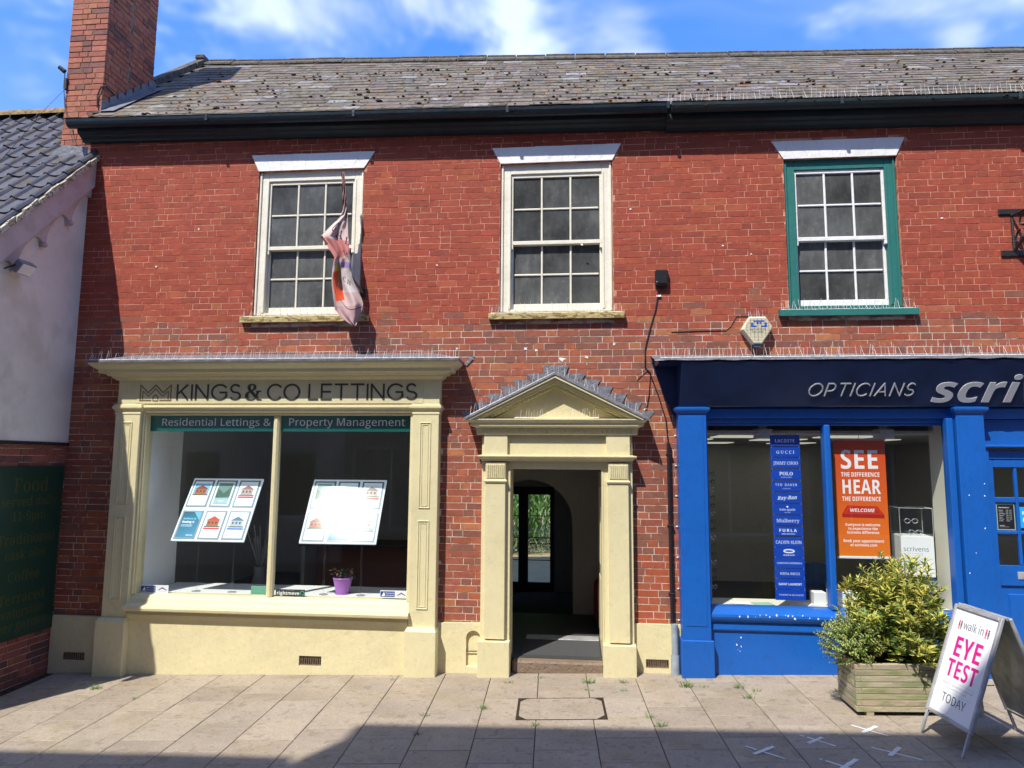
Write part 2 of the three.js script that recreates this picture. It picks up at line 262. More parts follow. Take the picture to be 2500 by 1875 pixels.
const arc = (cx, cy, rx, ry, a0, a1, n = 12) => Array.from({ length: n + 1 }, (_, i) => { const a = ((a0 + (a1 - a0) * (i / n)) * Math.PI) / 180; return [cx + rx * Math.cos(a), cy + ry * Math.sin(a)]; });
const GLYPH = { // thin geometric capitals as strokes: [width, polylines in a box one unit high]
  K: [0.66, [[[0, 0], [0, 1]], [[0.62, 1], [0, 0.36]], [[0.22, 0.58], [0.66, 0]]]], I: [0.0, [[[0, 0], [0, 1]]]], N: [0.76, [[[0, 0], [0, 1]], [[0, 1], [0.76, 0]], [[0.76, 0], [0.76, 1]]]],
  G: [0.90, [[...arc(0.5, 0.5, 0.5, 0.5, 42, 330, 20), [0.9, 0.25], [0.9, 0.48], [0.52, 0.48]]]], S: [0.62, [[...arc(0.31, 0.745, 0.27, 0.255, 35, 270, 12), ...arc(0.31, 0.25, 0.31, 0.24, 90, -145, 14)]]], C: [0.86, [arc(0.5, 0.5, 0.5, 0.5, 44, 316, 22)]], O: [1.02, [arc(0.51, 0.5, 0.51, 0.5, 0, 360, 28)]],
  L: [0.54, [[[0, 1], [0, 0], [0.54, 0]]]], E: [0.60, [[[0.6, 1], [0, 1], [0, 0], [0.6, 0]], [[0, 0.51], [0.54, 0.51]]]], T: [0.76, [[[0, 1], [0.76, 1]], [[0.38, 1], [0.38, 0]]]], P: [0.62, [[[0, 0], [0, 1], [0.32, 1], ...arc(0.32, 0.7, 0.30, 0.30, 90, -90, 10), [0, 0.4]]]], A: [0.84, [[[0, 0], [0.42, 1], [0.84, 0]], [[0.15, 0.32], [0.69, 0.32]]]],
};
function strokes(sp, str, x0, x1, y0, y1, z, wgt, depth = 0.004, shear = 0, gap = 0.26) { // a word in those letters, fitted into x0..x1, y0..y1
  const total = [...str].reduce((t, c) => t + GLYPH[c][0] + gap, -gap), h = y1 - y0 - wgt, k = (x1 - x0 - wgt) / total; let x = x0 + wgt / 2, n = 0;
  for (const c of str) {
    for (const pl of GLYPH[c][1]) for (let i = 0; i + 1 < pl.length; i++, n++) {
      const P = (q) => { const yy = y0 + wgt / 2 + q[1] * h; return [x + q[0] * k + shear * (yy - y0), yy]; }; let a = P(pl[i]), b = P(pl[i + 1]); const dx = b[0] - a[0], dy = b[1] - a[1], l = Math.hypot(dx, dy) || 1, e = wgt * 0.35, ux = dx / l, uy = dy / l; a = [a[0] - ux * e, a[1] - uy * e]; b = [b[0] + ux * e, b[1] + uy * e];
      const nx = (-uy * wgt) / 2, ny = (ux * wgt) / 2, zz = z + depth + (n % 3) * 0.0003; sp.prism([[a[0] + nx, a[1] + ny], [a[0] - nx, a[1] - ny], [b[0] - nx, b[1] - ny], [b[0] + nx, b[1] + ny]], z, zz);
    }
    x += (GLYPH[c][0] + gap) * k;
  }
  return sp;
}
function spikes(pts, lean, len, step, wob = 0.35) {             // thin bird spikes along a polyline: lean = [x, z] directions per unit of height
  const s = S();
  for (let i = 0; i + 1 < pts.length; i++) {
    const a = V(...pts[i]), b = V(...pts[i + 1]), n = Math.max(1, Math.round(a.distanceTo(b) / step));
    s.rod([a.x, a.y + 0.004, a.z], [b.x, b.y + 0.004, b.z], 0.006, 0.006, 4);
    for (let k = 0; k <= n; k++) { if (rnd() < 0.08) continue; const q = a.clone().lerp(b, k / n), l = len * rr(0.75, 1.1), zz = [-1, 0, 1][k % 3] * 0.5 * lean; s.rod([q.x, q.y, q.z], [q.x + l * rr(-wob, wob) * 0.6, q.y + l, q.z + l * (zz + rr(-0.1, 0.1))], 0.0021, 0.0015, 4, false); }
  }
  return s;
}

// ---------------------------------------------------------------- ground
{
  const bed = S(); const x0 = -90, x1 = 90, z0 = -120, z1 = 60, N = 12;
  for (let i = 0; i < N; i++) for (let j = 0; j < N; j++) { const X = (k) => mix(x0, x1, k / N), Z = (k) => mix(z0, z1, k / N), q = (a, b) => [X(a), G(clamp(X(a), -30, 30)) - 0.05, Z(b)]; bed.quad(q(i, j + 1), q(i + 1, j + 1), q(i + 1, j), q(i, j)); }
  solo('ground', bed, MAT.soil, 'dark earth under the paving and behind the houses', null, [0, 0, 0], null, 'structure');
  const st = S(); st.quad([-40, G(-40) - 0.004, 40], [40, G(40) - 0.004, 40], [40, G(40) - 0.004, 3.25], [-40, G(-40) - 0.004, 3.25]);
  solo('street', st, MAT.street, 'stone paved street running past the shops', null, [0, 0, 0], null, 'structure');
}
const pavement = (() => {
  const s = S(); s.quad([-12, G(-12) - 0.009, 3.4], [9, G(9) - 0.009, 3.4], [9, G(9) - 0.009, -0.25], [-12, G(-12) - 0.009, -0.25]);
  return solo('pavement', s, MAT.soil, 'pavement of square concrete slabs in staggered rows', null, [0, 0, 0], null, 'structure');
})();
{
  const px = 0.4912, pz = 0.459, k = 0.039, gap = 0.0032;
  const tones = [[0.415, 0.362, 0.292], [0.43, 0.38, 0.312], [0.40, 0.35, 0.286], [0.42, 0.362, 0.286], [0.44, 0.386, 0.31], [0.39, 0.34, 0.28]];
  for (let i = -24; i < 17; i++) for (let j = -2; j < 8; j++) {
    const xa = -0.421 + px * i + gap, xb = xa + px - 2 * gap, za = 0.125 + pz * (j + (i & 1 ? 0.5 : 0)) + gap, zb = za + pz - 2 * gap;
    const P = (x, z, y) => { const X = x + k * z, Z = z - k * x; return [X, G(X) + y, Z]; };
    const mid = P((xa + xb) / 2, (za + zb) / 2, 0); if (mid[2] > 3.3 || mid[2] < -0.25 || mid[0] < -11 || (mid[0] < -5.95 && mid[2] < 2.1)) continue;
    const h = rr(-0.001, 0.001), tl = [rr(-0.0008, 0.0008), rr(-0.0008, 0.0008), rr(-0.0008, 0.0008), rr(-0.0008, 0.0008)], c = 0.004;
    const s = S(); s.uo = [rr(0, 2), rr(0, 2)]; const t = tones[Math.floor(rnd() * 6)], w = rr(0.93, 1.06); s.col = t.map((q) => q * w);
    const top = [P(xa + c, za + c, h + tl[0]), P(xb - c, za + c, h + tl[1]), P(xb - c, zb - c, h + tl[2]), P(xa + c, zb - c, h + tl[3])];
    const sh = [P(xa, za, h + tl[0] - c), P(xb, za, h + tl[1] - c), P(xb, zb, h + tl[2] - c), P(xa, zb, h + tl[3] - c)], bt = [P(xa, za, -0.05), P(xb, za, -0.05), P(xb, zb, -0.05), P(xa, zb, -0.05)];
    const o = P((xa + xb) / 2, (za + zb) / 2, -0.03); s.quad(...top, o); for (let q = 0; q < 4; q++) { const r = (q + 1) % 4; s.quad(top[q], top[r], sh[r], sh[q], o); s.quad(sh[q], sh[r], bt[r], bt[q], o); }
    part('slab', s, MAT.slab, pavement);
  }
}

// ---------------------------------------------------------------- main building: shell, bricks, windows, roof, chimney
const building = thing('brick_building', 'two storey red brick building with slate roof above the shops', 'building', [0, G(0), 0]);
const WIN = [ // outer frame and the flat arch above it
  { x0: -3.783, x1: -2.492, y0: 4.045, y1: 5.792, top: 5.99, at: [-3.878, -2.366], frame: MAT.offwhite, sash: MAT.offwhite, sill: MAT.sillPeel },
  { x0: -0.877, x1: 0.399, y0: 4.045, y1: 5.782, top: 5.972, at: [-0.976, 0.500], frame: MAT.offwhite, sash: MAT.offwhite, sill: MAT.sillPeel },
  { x0: 2.278, x1: 3.470, y0: 4.040, y1: 5.722, top: 5.925, at: [2.157, 3.565], frame: MAT.green, sash: MAT.white, sill: MAT.green },
];
const OPEN = [[-4.99, -1.80, 0.58, 3.02], [-0.755, 0.262, -0.2, 2.30], [1.33, 3.84, 0.62, 2.93], [4.19, 5.15, -0.2, 2.90], ...WIN.map((w) => [w.x0, w.x1, w.y0 - 0.03, w.y1])];
function withHoles(s, x0, x1, y0, y1, z0, z1, holes, cuts = []) {
  const ys = [...new Set([y0, y1, ...cuts, ...holes.flatMap((h) => [h[2], h[3]])])].filter((y) => y >= y0 && y <= y1).sort((a, b) => a - b);
  for (let j = 0; j + 1 < ys.length; j++) {
    const m = (ys[j] + ys[j + 1]) / 2; let x = x0;
    const hs = holes.filter((h) => h[2] < m && h[3] > m).sort((a, b) => a[0] - b[0]);
    for (const h of [...hs, [x1, x1]]) { if (Math.min(h[0], x1) - x > 0.001) s.box(x, Math.min(h[0], x1), ys[j], ys[j + 1], z0, z1, 0); x = Math.max(x, h[1]); }
  }
  return s;
}
{
  part('mortar_backing', withHoles(S(), -5.97, 8.2, 3.93, 6.42, -0.28, -0.0014, OPEN), MAT.mortarRed, building);
  part('mortar_backing', withHoles(S(), -5.97, 8.2, -0.3, 3.93, -0.28, -0.0014, OPEN), MAT.mortar, building);
}
function bond({ u0, u1, v0, v1, course = 0.0735, holes, S1 = 0.232, H1 = 0.112, joint = 0.0068 }) { // bricks of a wall as [ua, ub, va, vb]
  const out = []; let j = 0;
  for (let v = v0; v < v1 - 0.02; v += course, j++) {
    const va = v + joint / 2, vb = Math.min(v + course - joint / 2, v1), hs = holes(v, v + course); let u = u0 - (j % 2 ? 0.175 : 0) - rr(0, 0.05), k = j % 2;
    while (u < u1) {
      const odd = rnd(); const w = (odd < 0.10 ? S1 : odd < 0.16 ? H1 : k % 2 ? H1 : S1) * rr(0.96, 1.04); k++;
      let segs = [[Math.max(u, u0), Math.min(u + w, u1)]];
      for (const h of hs) segs = segs.flatMap(([a, b]) => (b <= h[0] || a >= h[1] ? [[a, b]] : [[a, Math.min(b, h[0])], [Math.max(a, h[1]), b]].filter(([p, q]) => q - p > 0.03)));
      for (const [a, b] of segs) if (b - a > 0.025) out.push([a, b, va, vb]);
      u += w + joint;
    }
  }
  return out;
}
const jig = (c, a) => { const w = rr(1 - a, 1 + a); return [c[0] * w, c[1] * w * rr(0.93, 1.07), c[2] * w * rr(0.92, 1.08)]; };
function brickTone(x, y) {
  const low = sstep(4.3, 3.5, y + 0.25 * (vnoise(x * 1.3 + 5, y * 2, 4096) - 0.5)), r = rnd();
  const hi = r < 0.10 ? [0.33, 0.066, 0.035] : r < 0.16 ? [0.41, 0.094, 0.041] : [0.378, 0.071, 0.036];
  let lo = r < 0.22 ? [0.265, 0.10, 0.068] : r < 0.40 ? [0.42, 0.122, 0.055] : r < 0.46 ? [0.45, 0.16, 0.07] : [0.345, 0.100, 0.058];
  if (x > 0.55 && y < 1.6 && r > 0.4) lo = [0.43, 0.10, 0.045];
  return jig(mix3(hi, lo, rnd() < low ? 1 : low * 0.3), 0.085);
}
const chinks = (q, f) => { const s = S(); s.uo = [rr(0, 9), rr(0, 9)]; s.col = q.col; f(s); return s; };
{
  const holes = (va, vb) => {
    const m = (va + vb) / 2, h = [];
    for (const w of WIN) { if (vb > w.y0 - 0.095 && va < w.y1) h.push([w.x0 - 0.004, w.x1 + 0.004]); if (m > w.y1 - 0.01 && m < w.top + 0.005) { const t = clamp((m - w.y1) / (w.top - w.y1)); h.push([mix(w.x0, w.at[0], t) - 0.006, mix(w.x1, w.at[1], t) + 0.006]); } }
    if (m < 3.30) h.push([-5.27, -1.52]); if (m < 2.62) h.push([-1.03, 0.57]); if (m < 3.38) h.push([1.075, 9]); if (m < 2.8 && m > 2.6) h.push([-0.95, 0.5]);
    return h;
  };
  const list = bond({ u0: -5.965, u1: 8.15, v0: 0.52, v1: 6.28, holes }).map(([a, b, c, d]) => ({ a, b, c, d, z: rr(-0.0002, 0.0016), col: brickTone((a + b) / 2, c), big: (b - a) * (1 - 0.02 * Math.hypot((a + b) / 2, c - 2.4)) }));
  list.sort((p, q) => q.big - p.big);
  const draw = (s, q) => { const t = [rr(-0.0015, 0.0015), rr(-0.0015, 0.0015)]; s.box(q.a + t[0], q.b + t[1], q.c + rr(-0.001, 0.0015), q.d + rr(-0.0015, 0.001), -0.03, q.z, 0.0013); };
  list.slice(0, 300).forEach((q) => part('brick', chinks(q, (s) => draw(s, q)), MAT.brick, building));
  const rest = S(); list.slice(300).forEach((q) => { rest.col = q.col; rest.uo = [rr(0, 9), rr(0, 9)]; draw(rest, q); });
  part('brickwork', rest, MAT.brick, building, 'stuff');
}
{ // lime splashes and patches on the wall between the shopfronts
  const s = S();
  for (const [x, y, r] of [[-1.18, 3.51, 0.025], [-0.58, 3.62, 0.02], [-0.17, 3.50, 0.03], [-0.46, 3.60, 0.015], [0.1, 3.52, 0.02], [0.72, 2.94, 0.015], [-1.35, 3.63, 0.012], [0.4, 3.66, 0.014], [0.05, 4.8, 0.012], [0.6, 5.2, 0.01], [-1.6, 4.6, 0.01], [-4.5, 5.1, 0.012], [-5.0, 4.65, 0.011], [1.6, 4.75, 0.012], [3.9, 5.0, 0.01], [1.9, 4.65, 0.01]]) {
    const n = 9, pts = []; for (let i = 0; i < n; i++) { const a = (i / n) * 2 * Math.PI, q = r * rr(0.4, 1.3); pts.push([x + q * Math.cos(a) * 1.3, y + q * Math.sin(a)]); } s.prism(pts, 0.0028, 0.0055);
  }
  part('lime_splash', s, MAT.white, building, 'stuff');
}
{ // rendered plinths at the foot of the wall
  const vents = [[-5.77, -5.51, 0.125, 0.207, 0.05]], A = withHoles(S(), -5.945, -5.24, -0.12, 0.60, -0.001, 0.05, vents);
  part('plinth', A, MAT.creamRender, building);
  const nich = []; for (let i = 0; i <= 10; i++) { const a = Math.PI * (1 - i / 10); nich.push([-1.118 + 0.077 * Math.cos(a), 0.50 + 0.077 * Math.sin(a)]); }
  const B = S().prism([[-1.56, 0], [-1.195, 0], [-1.195, 0.50], ...nich, [-1.041, 0.50], [-1.041, 0], [-1.0, 0], [-1.0, 0.655], [-1.56, 0.645]], -0.02, 0.045); B.prism([[-1.2, 0.0], [-1.035, 0.0], [-1.035, 0.62], [-1.2, 0.62]], -0.02, 0.008); B.box(-1.193, -1.043, 0.08, 0.215, 0.01, 0.055, 0.008);
  part('plinth', B, MAT.creamRender, building);
  part('boot_scraper', S().lines([[-1.195, 0.36, 0.03], [-1.041, 0.362, 0.03]], 0.006), MAT.iron, building);
  vents.push([0.692, 0.927, 0.256, 0.343, 0.04]);
  part('plinth', withHoles(S(), 0.565, 1.06, 0.0, 0.695, -0.001, 0.04, [vents[1]]), MAT.creamRender, building);
  for (const [a, b, c, d, z] of vents) { const v = part('air_brick', S().box(a, b, c, c + 0.008, z - 0.02, z - 0.004, 0.001).box(a, b, d - 0.008, d, z - 0.02, z - 0.004, 0.001), MAT.stone, building); const s = S(); for (let k = 0; k <= 10; k++) { const x = mix(a + 0.004, b - 0.004, k / 10); s.box(x - 0.004, x + 0.004, c + 0.008, d - 0.008, z - 0.018, z - 0.006, 0.001); } part('grille', s, MAT.stone, v); }
}
const OLD = [0.74, 0.68, 0.61].map((q) => { const m = MAT.oldGlass.clone(); m.transmission = q; return m; });
for (const w of WIN) { // sash windows
  const fw = 0.116, s = S(), zi = -0.035;
  const fr = (x0, x1, y0, y1, z0, z1) => s.box(x0, x1, y0, y1, z0, z1, 0.004);
  fr(w.x0, w.x0 + fw, w.y0, w.y1, -0.14, zi); fr(w.x1 - fw, w.x1, w.y0, w.y1, -0.14, zi); fr(w.x0 + fw, w.x1 - fw, w.y1 - 0.115, w.y1, -0.14, zi); fr(w.x0 + fw, w.x1 - fw, w.y0, w.y0 + 0.03, -0.14, zi);
  fr(w.x0 + 0.012, w.x0 + 0.035, w.y0, w.y1 - 0.01, zi - 0.002, zi + 0.018); fr(w.x1 - 0.035, w.x1 - 0.012, w.y0, w.y1 - 0.01, zi - 0.002, zi + 0.018); fr(w.x0 + fw - 0.02, w.x0 + fw + 0.004, w.y0 + 0.03, w.y1 - 0.115, zi - 0.012, zi + 0.008); fr(w.x1 - fw - 0.004, w.x1 - fw + 0.02, w.y0 + 0.03, w.y1 - 0.115, zi - 0.012, zi + 0.008);
  const win = part('window', s, w.frame, building);
  const ix0 = w.x0 + fw, ix1 = w.x1 - fw, iy0 = w.y0 + 0.03, iy1 = w.y1 - 0.115, my = (iy0 + iy1) / 2 - 0.02;
  for (const up of [1, 0]) {
    const y0 = up ? my - 0.02 : iy0, y1 = up ? iy1 : my + 0.02, z1 = up ? -0.052 : -0.094, z0 = z1 - 0.036, st = 0.03, b = S();
    const tr = up ? 0.042 : 0.04, br = up ? 0.045 : 0.075, bar = 0.011;
    b.box(ix0, ix0 + st, y0, y1, z0, z1, 0.004); b.box(ix1 - st, ix1, y0, y1, z0, z1, 0.004); b.box(ix0 + st, ix1 - st, y1 - tr, y1, z0, z1, 0.004); b.box(ix0 + st, ix1 - st, y0, y0 + br, z0, z1, 0.004);
    if (up) { b.box(ix0, ix0 + 0.03, y0 - 0.05, y0, z0, z1, 0.004); b.box(ix1 - 0.03, ix1, y0 - 0.05, y0, z0, z1, 0.004); }
    const gx0 = ix0 + st, gx1 = ix1 - st, gy0 = y0 + br, gy1 = y1 - tr;
    for (let i = 1; i < 3; i++) { const x = mix(gx0, gx1, i / 3); b.box(x - bar, x + bar, gy0, gy1, z0 + 0.004, z1 - 0.003, 0.005); }
    const ym = (gy0 + gy1) / 2; for (let i = 0; i < 3; i++) b.box(mix(gx0, gx1, i / 3) + bar, mix(gx0, gx1, (i + 1) / 3) - bar, ym - bar, ym + bar, z0 + 0.005, z1 - 0.004, 0.005);
    part('sash', b, w.sash, win).userData.label = up ? 'upper sliding sash of six panes' : 'lower sliding sash of six panes';
    for (let i = 0; i < 3; i++) for (let j = 0; j < 2; j++) { const xa = mix(gx0, gx1, i / 3) - 0.002, xb = mix(gx0, gx1, (i + 1) / 3) + 0.002, ya = j ? ym : gy0 - 0.002, yb = j ? gy1 + 0.002 : ym, z = (z0 + z1) / 2, t = () => rr(-0.0025, 0.0025); part('pane', S().quad([xa, ya, z + t()], [xb, ya, z + t()], [xb, yb, z + t()], [xa, yb, z + t()]), OLD[Math.floor(rnd() * 3)], win); }
  }
  part('sill', S().prism([[-0.1, w.y0 - 0.08], [0.066, w.y0 - 0.098], [0.066, w.y0 - 0.035], [0.06, w.y0 - 0.028], [-0.1, w.y0 + 0.004]], w.x0 - 0.115, w.x1 + 0.115, 'x'), w.sill, win);
  const L = part('lintel', S().prism([[w.x0 + 0.006, w.y1 + 0.003], [w.x1 - 0.006, w.y1 + 0.003], [w.at[1] - 0.006, w.top - 0.002], [w.at[0] + 0.006, w.top - 0.002]], -0.2, 0.004), MAT.white, building);
  for (let k = 0; k < 9; k++) { const a = k / 9 + 0.0006, b = (k + 1) / 9 - 0.0006; part('voussoir', S().prism([[mix(w.x0, w.x1, a), w.y1], [mix(w.x0, w.x1, b), w.y1], [mix(w.at[0], w.at[1], b), w.top + rr(-0.002, 0.003)], [mix(w.at[0], w.at[1], a), w.top + rr(-0.002, 0.003)]], 0.0042, 0.012 + rr(0, 0.0015)), MAT.white, L); }
}
// eaves
const yE = (x) => 6.29 - 0.0165 * x, yR = (x) => 8.585 - 0.036 * x;
{
  const cor = (x0, x1, mat, dp) => { const s = S(), N = 10; const prof = [[0.0, -dp], [0.05, 0.005 - dp], [0.06, 0.03 - dp], [0.10, 0.05 - dp], [0.105, 0.065 - dp], [0.15, 0.08 - dp], [0.155, -0.02], [0.16, 0.0], [-0.1, 0.02]];
    for (let k = 0; k < N; k++) { const a = mix(x0, x1, k / N), b = mix(x0, x1, (k + 1) / N); for (let i = 0; i + 1 < prof.length; i++) { const p = prof[i], q = prof[i + 1]; s.quad([a, yE(a) + p[1], p[0]], [b, yE(b) + p[1], p[0]], [b, yE(b) + q[1], q[0]], [a, yE(a) + q[1], q[0]]); } }
    for (const x of [x0, x1]) for (let i = 1; i + 2 < prof.length; i++) s.tri([x, yE(x) + prof[0][1], prof[0][0]], [x, yE(x) + prof[i][1], prof[i][0]], [x, yE(x) + prof[i + 1][1], prof[i + 1][0]]);
    part('eaves_cornice', s, mat, building); };
  cor(-6.04, 1.0, MAT.gutterGreen, 0.165); cor(1.0, 8.2, MAT.gutterGreen, 0.195);
  const gut = (x0, x1, mat) => { const N = Math.round((x1 - x0) / 1.8), prof = []; for (let i = 0; i <= 8; i++) { const a = Math.PI + (i / 8) * Math.PI; prof.push([0.218 + 0.062 * Math.cos(a) * -1, 0.02 + 0.085 * Math.sin(a)]); } prof.push([0.285, 0.03], [0.272, 0.034]); prof.reverse();
    for (let k = 0; k < N; k++) { const a = mix(x0, x1, k / N), b = mix(x0, x1, (k + 1) / N), s = S();
      for (let i = 0; i + 1 < prof.length; i++) { const p = prof[i], q = prof[i + 1]; s.quad([a, yE(a) + p[1], p[0]], [b, yE(b) + p[1], p[0]], [b, yE(b) + q[1], q[0]], [a, yE(a) + q[1], q[0]]); }
      s.quad([a, yE(a) + 0.0, 0.158], [b, yE(b) + 0.0, 0.158], [b, yE(b) + 0.0, 0.276], [a, yE(a) + 0.0, 0.276]);
      if (k === 0) for (let i = 1; i + 1 < prof.length; i++) s.tri([a, yE(a) + prof[0][1], prof[0][0]], [a, yE(a) + prof[i][1], prof[i][0]], [a, yE(a) + prof[i + 1][1], prof[i + 1][0]]);
      s.box(b - 0.018, b + 0.018, yE(b) - 0.05, yE(b) + 0.036, 0.25, 0.2865, 0.006); part('gutter_length', s, mat, building); } };
  gut(-6.10, 1.0, MAT.gutter); gut(1.04, 8.2, MAT.gutterGreen);
  const s = S(); // moss and debris in the gutter
  const blob = (x, y, z, r, c) => { s.col = c; const g = new THREE.IcosahedronGeometry(r, 1), P = g.attributes.position; for (let i = 0; i < P.count; i++) { const h = 1 + 0.5 * (vnoise(P.getX(i) * 90 + x * 50, P.getY(i) * 90 + P.getZ(i) * 70, 4096) - 0.5); P.setXYZ(i, P.getX(i) * h, P.getY(i) * h * 0.8, P.getZ(i) * h); } g.computeVertexNormals(); s.geo(g, new THREE.Matrix4().makeTranslation(x, y, z)); };
  for (let k = 0; k < 620; k++) { const x = rr(1.05, 5.5); blob(x, yE(x) + rr(-0.02, 0.045), rr(0.19, 0.262), rr(0.010, 0.026), mix3([0.022, 0.022, 0.010], [0.08, 0.075, 0.02], rnd() * rnd())); }
  for (let k = 0; k < 26; k++) { const x = rr(-5.9, -5.3); blob(x, yE(x) + rr(0.03, 0.08), rr(0.14, 0.22), rr(0.012, 0.035), mix3([0.09, 0.06, 0.03], [0.28, 0.17, 0.05], rnd())); }
  part('gutter_moss', s, MAT.moss, building, 'stuff');
}
{ // roof
  const Rp = (x, t, h = 0) => { const y = mix(yE(x) + 0.03, yR(x), t), z = mix(0.20, -2.5, t); const n = V(0, 2.7, 2.23).normalize(); return [x, y + n.y * h, z + n.z * h]; };
  const rb = S(); const N = 14; for (let i = 0; i < N; i++) { const a = mix(-6.08, 8.2, i / N), b = mix(-6.08, 8.2, (i + 1) / N); rb.quad(Rp(a, 0.01, -0.02), Rp(b, 0.01, -0.02), Rp(b, 1, -0.02), Rp(a, 1, -0.02)); rb.quad([a, yR(a), -2.5], [b, yR(b), -2.5], [b, yE(b), -5.3], [a, yE(a), -5.3]); }
  const roof = part('roof', rb, MAT.ridge, building);
  const rows = 19, list = [];
  for (let j = 0; j < rows; j++) { let x = -6.06 + (j % 2 ? 0.12 : 0); while (x < 8.2) { const w = rr(0.22, 0.30); list.push({ j, x, w: Math.min(w, 8.2 - x) }); x += w; } }
  const slate = (s, q) => {
    const t0 = (q.j + rr(-0.05, 0.05)) / rows, t1 = Math.min((q.j + 1.35) / rows, 1), a = q.x + 0.002, b = q.x + q.w - 0.002, l = rr(0.004, 0.009), l2 = l + rr(-0.003, 0.003), th = 0.006;
    s.uo = [rr(0, 5), rr(0, 5)]; const r = rnd(); s.col = jig(r < 0.06 ? [0.36, 0.37, 0.39] : r < 0.3 ? [0.195, 0.178, 0.152] : r < 0.6 ? [0.255, 0.23, 0.192] : [0.232, 0.212, 0.180], 0.10);
    const d = rr(-0.004, 0.004) / 2; const A = Rp(a, t0, l + th), B = Rp(b, t0 + d, l2 + th), C = Rp(b, t1, 0.002 + th * 0.4), D = Rp(a, t1, 0.002 + th * 0.4), A0 = Rp(a, t0, l), B0 = Rp(b, t0 + d, l2), C0 = Rp(b, t1, 0.0), D0 = Rp(a, t1, 0.0);
    s.quad(A, B, C, D); s.quad(A0, B0, B, A); s.quad(B0, C0, C, B); s.quad(D0, A0, A, D);
  };
  const near = list.filter((q) => q.x > -5.85 && q.x < 4.7 && q.j < 7).sort((p, q) => q.w * (1 - q.j * 0.06) - p.w * (1 - p.j * 0.06)).slice(0, 300), set = new Set(near);
  near.forEach((q) => { const s = S(); slate(s, q); part('slate', s, MAT.slate, roof); });
  const rest = S(); list.filter((q) => !set.has(q)).forEach((q) => slate(rest, q)); part('slates', rest, MAT.slate, roof, 'stuff');
  const moss = S();
  for (let k = 0; k < 640; k++) {
    const x = rr(-5.4, 7.5), j = Math.floor(rr(0, 15)), dens = vnoise(x * 0.9 + 3, j * 0.35, 4096); if (dens < 0.35) continue;
    const t = (j + rr(-0.05, 0.25)) / rows, p = Rp(x, t, 0.022), r = rr(0.008, 0.019) * (rnd() < 0.08 ? 1.6 : 1);
    moss.col = mix3([0.13, 0.072, 0.045], rnd() < 0.3 ? [0.26, 0.13, 0.05] : [0.11, 0.065, 0.035], rnd());
    const g = new THREE.IcosahedronGeometry(r, 0), P = g.attributes.position; for (let i = 0; i < P.count; i++) P.setXYZ(i, P.getX(i) * 1.5, P.getY(i) * 0.5, P.getZ(i)); g.computeVertexNormals();
    moss.geo(g, new THREE.Matrix4().makeTranslation(...p));
  }
  part('roof_moss', moss, MAT.moss, roof, 'stuff');
  for (let x = -6.0; x < 8.0; x += 0.46) { const s = S(), b = Math.min(x + 0.452, 8.2), h = rr(-0.006, 0.006); const pr = [[-2.36, -0.10], [-2.36, -0.075], [-2.45, 0.0], [-2.5, 0.045], [-2.56, 0.02], [-2.7, -0.12]]; for (let i = 0; i + 1 < pr.length; i++) s.quad([x, yR(x) + 0.015 + pr[i][1] + h, pr[i][0]], [b, yR(b) + 0.015 + pr[i][1] + h, pr[i][0]], [b, yR(b) + 0.015 + pr[i + 1][1] + h, pr[i + 1][0]], [x, yR(x) + 0.015 + pr[i + 1][1] + h, pr[i + 1][0]]); s.rod([x + 0.01, yR(x) + 0.055 + h, -2.5], [b, yR(b) + 0.055 + h, -2.5], 0.024, 0.024, 8); part('ridge_tile', s, MAT.ridge, roof); }
  const vc = S(); for (let k = 0; k < 5; k++) { const a = 0.48 + k * 0.104, b = a + 0.1, p = Rp(-6.12, a, 0.0), q = Rp(-6.12, b, 0.0); vc.prism([[p[2], p[1] - 0.05], [p[2], p[1] + 0.11], [q[2], q[1] + 0.11], [q[2], q[1] - 0.05]], -6.17, -6.03 + (k === 4 ? 0.015 : 0), 'x'); } vc.box(-6.18, -6.02, yR(-6.1) + 0.03, yR(-6.1) + 0.115, -2.56, -2.38, 0.02);
  part('verge_coping', vc, MAT.ridge, roof);
  const fl = S(); // stepped lead flashing where the roof meets the chimney
  for (let k = 0; k < 7; k++) { const a = 0.10 + k * 0.054, b = a + 0.06, p = Rp(-5.925, a, 0.0), q = Rp(-5.925, b, 0.0); fl.prism([[p[2], p[1] - 0.02], [p[2], p[1] + 0.17], [(p[2] + q[2]) / 2, p[1] + 0.23], [q[2], p[1] + 0.21], [q[2], q[1] - 0.02]], -5.932, -5.926 + k * 0.0004, 'x'); }
  for (let k = 0; k < 6; k++) { const a = 0.10 + k * 0.06, p = Rp(-5.93, a, 0.03), q = Rp(-5.74, a, 0.032), r = Rp(-5.74, a + 0.06, 0.032), t = Rp(-5.93, a + 0.06, 0.03); fl.quad(p, q, r, t); }
  part('flashing', fl, MAT.lead, roof);
}
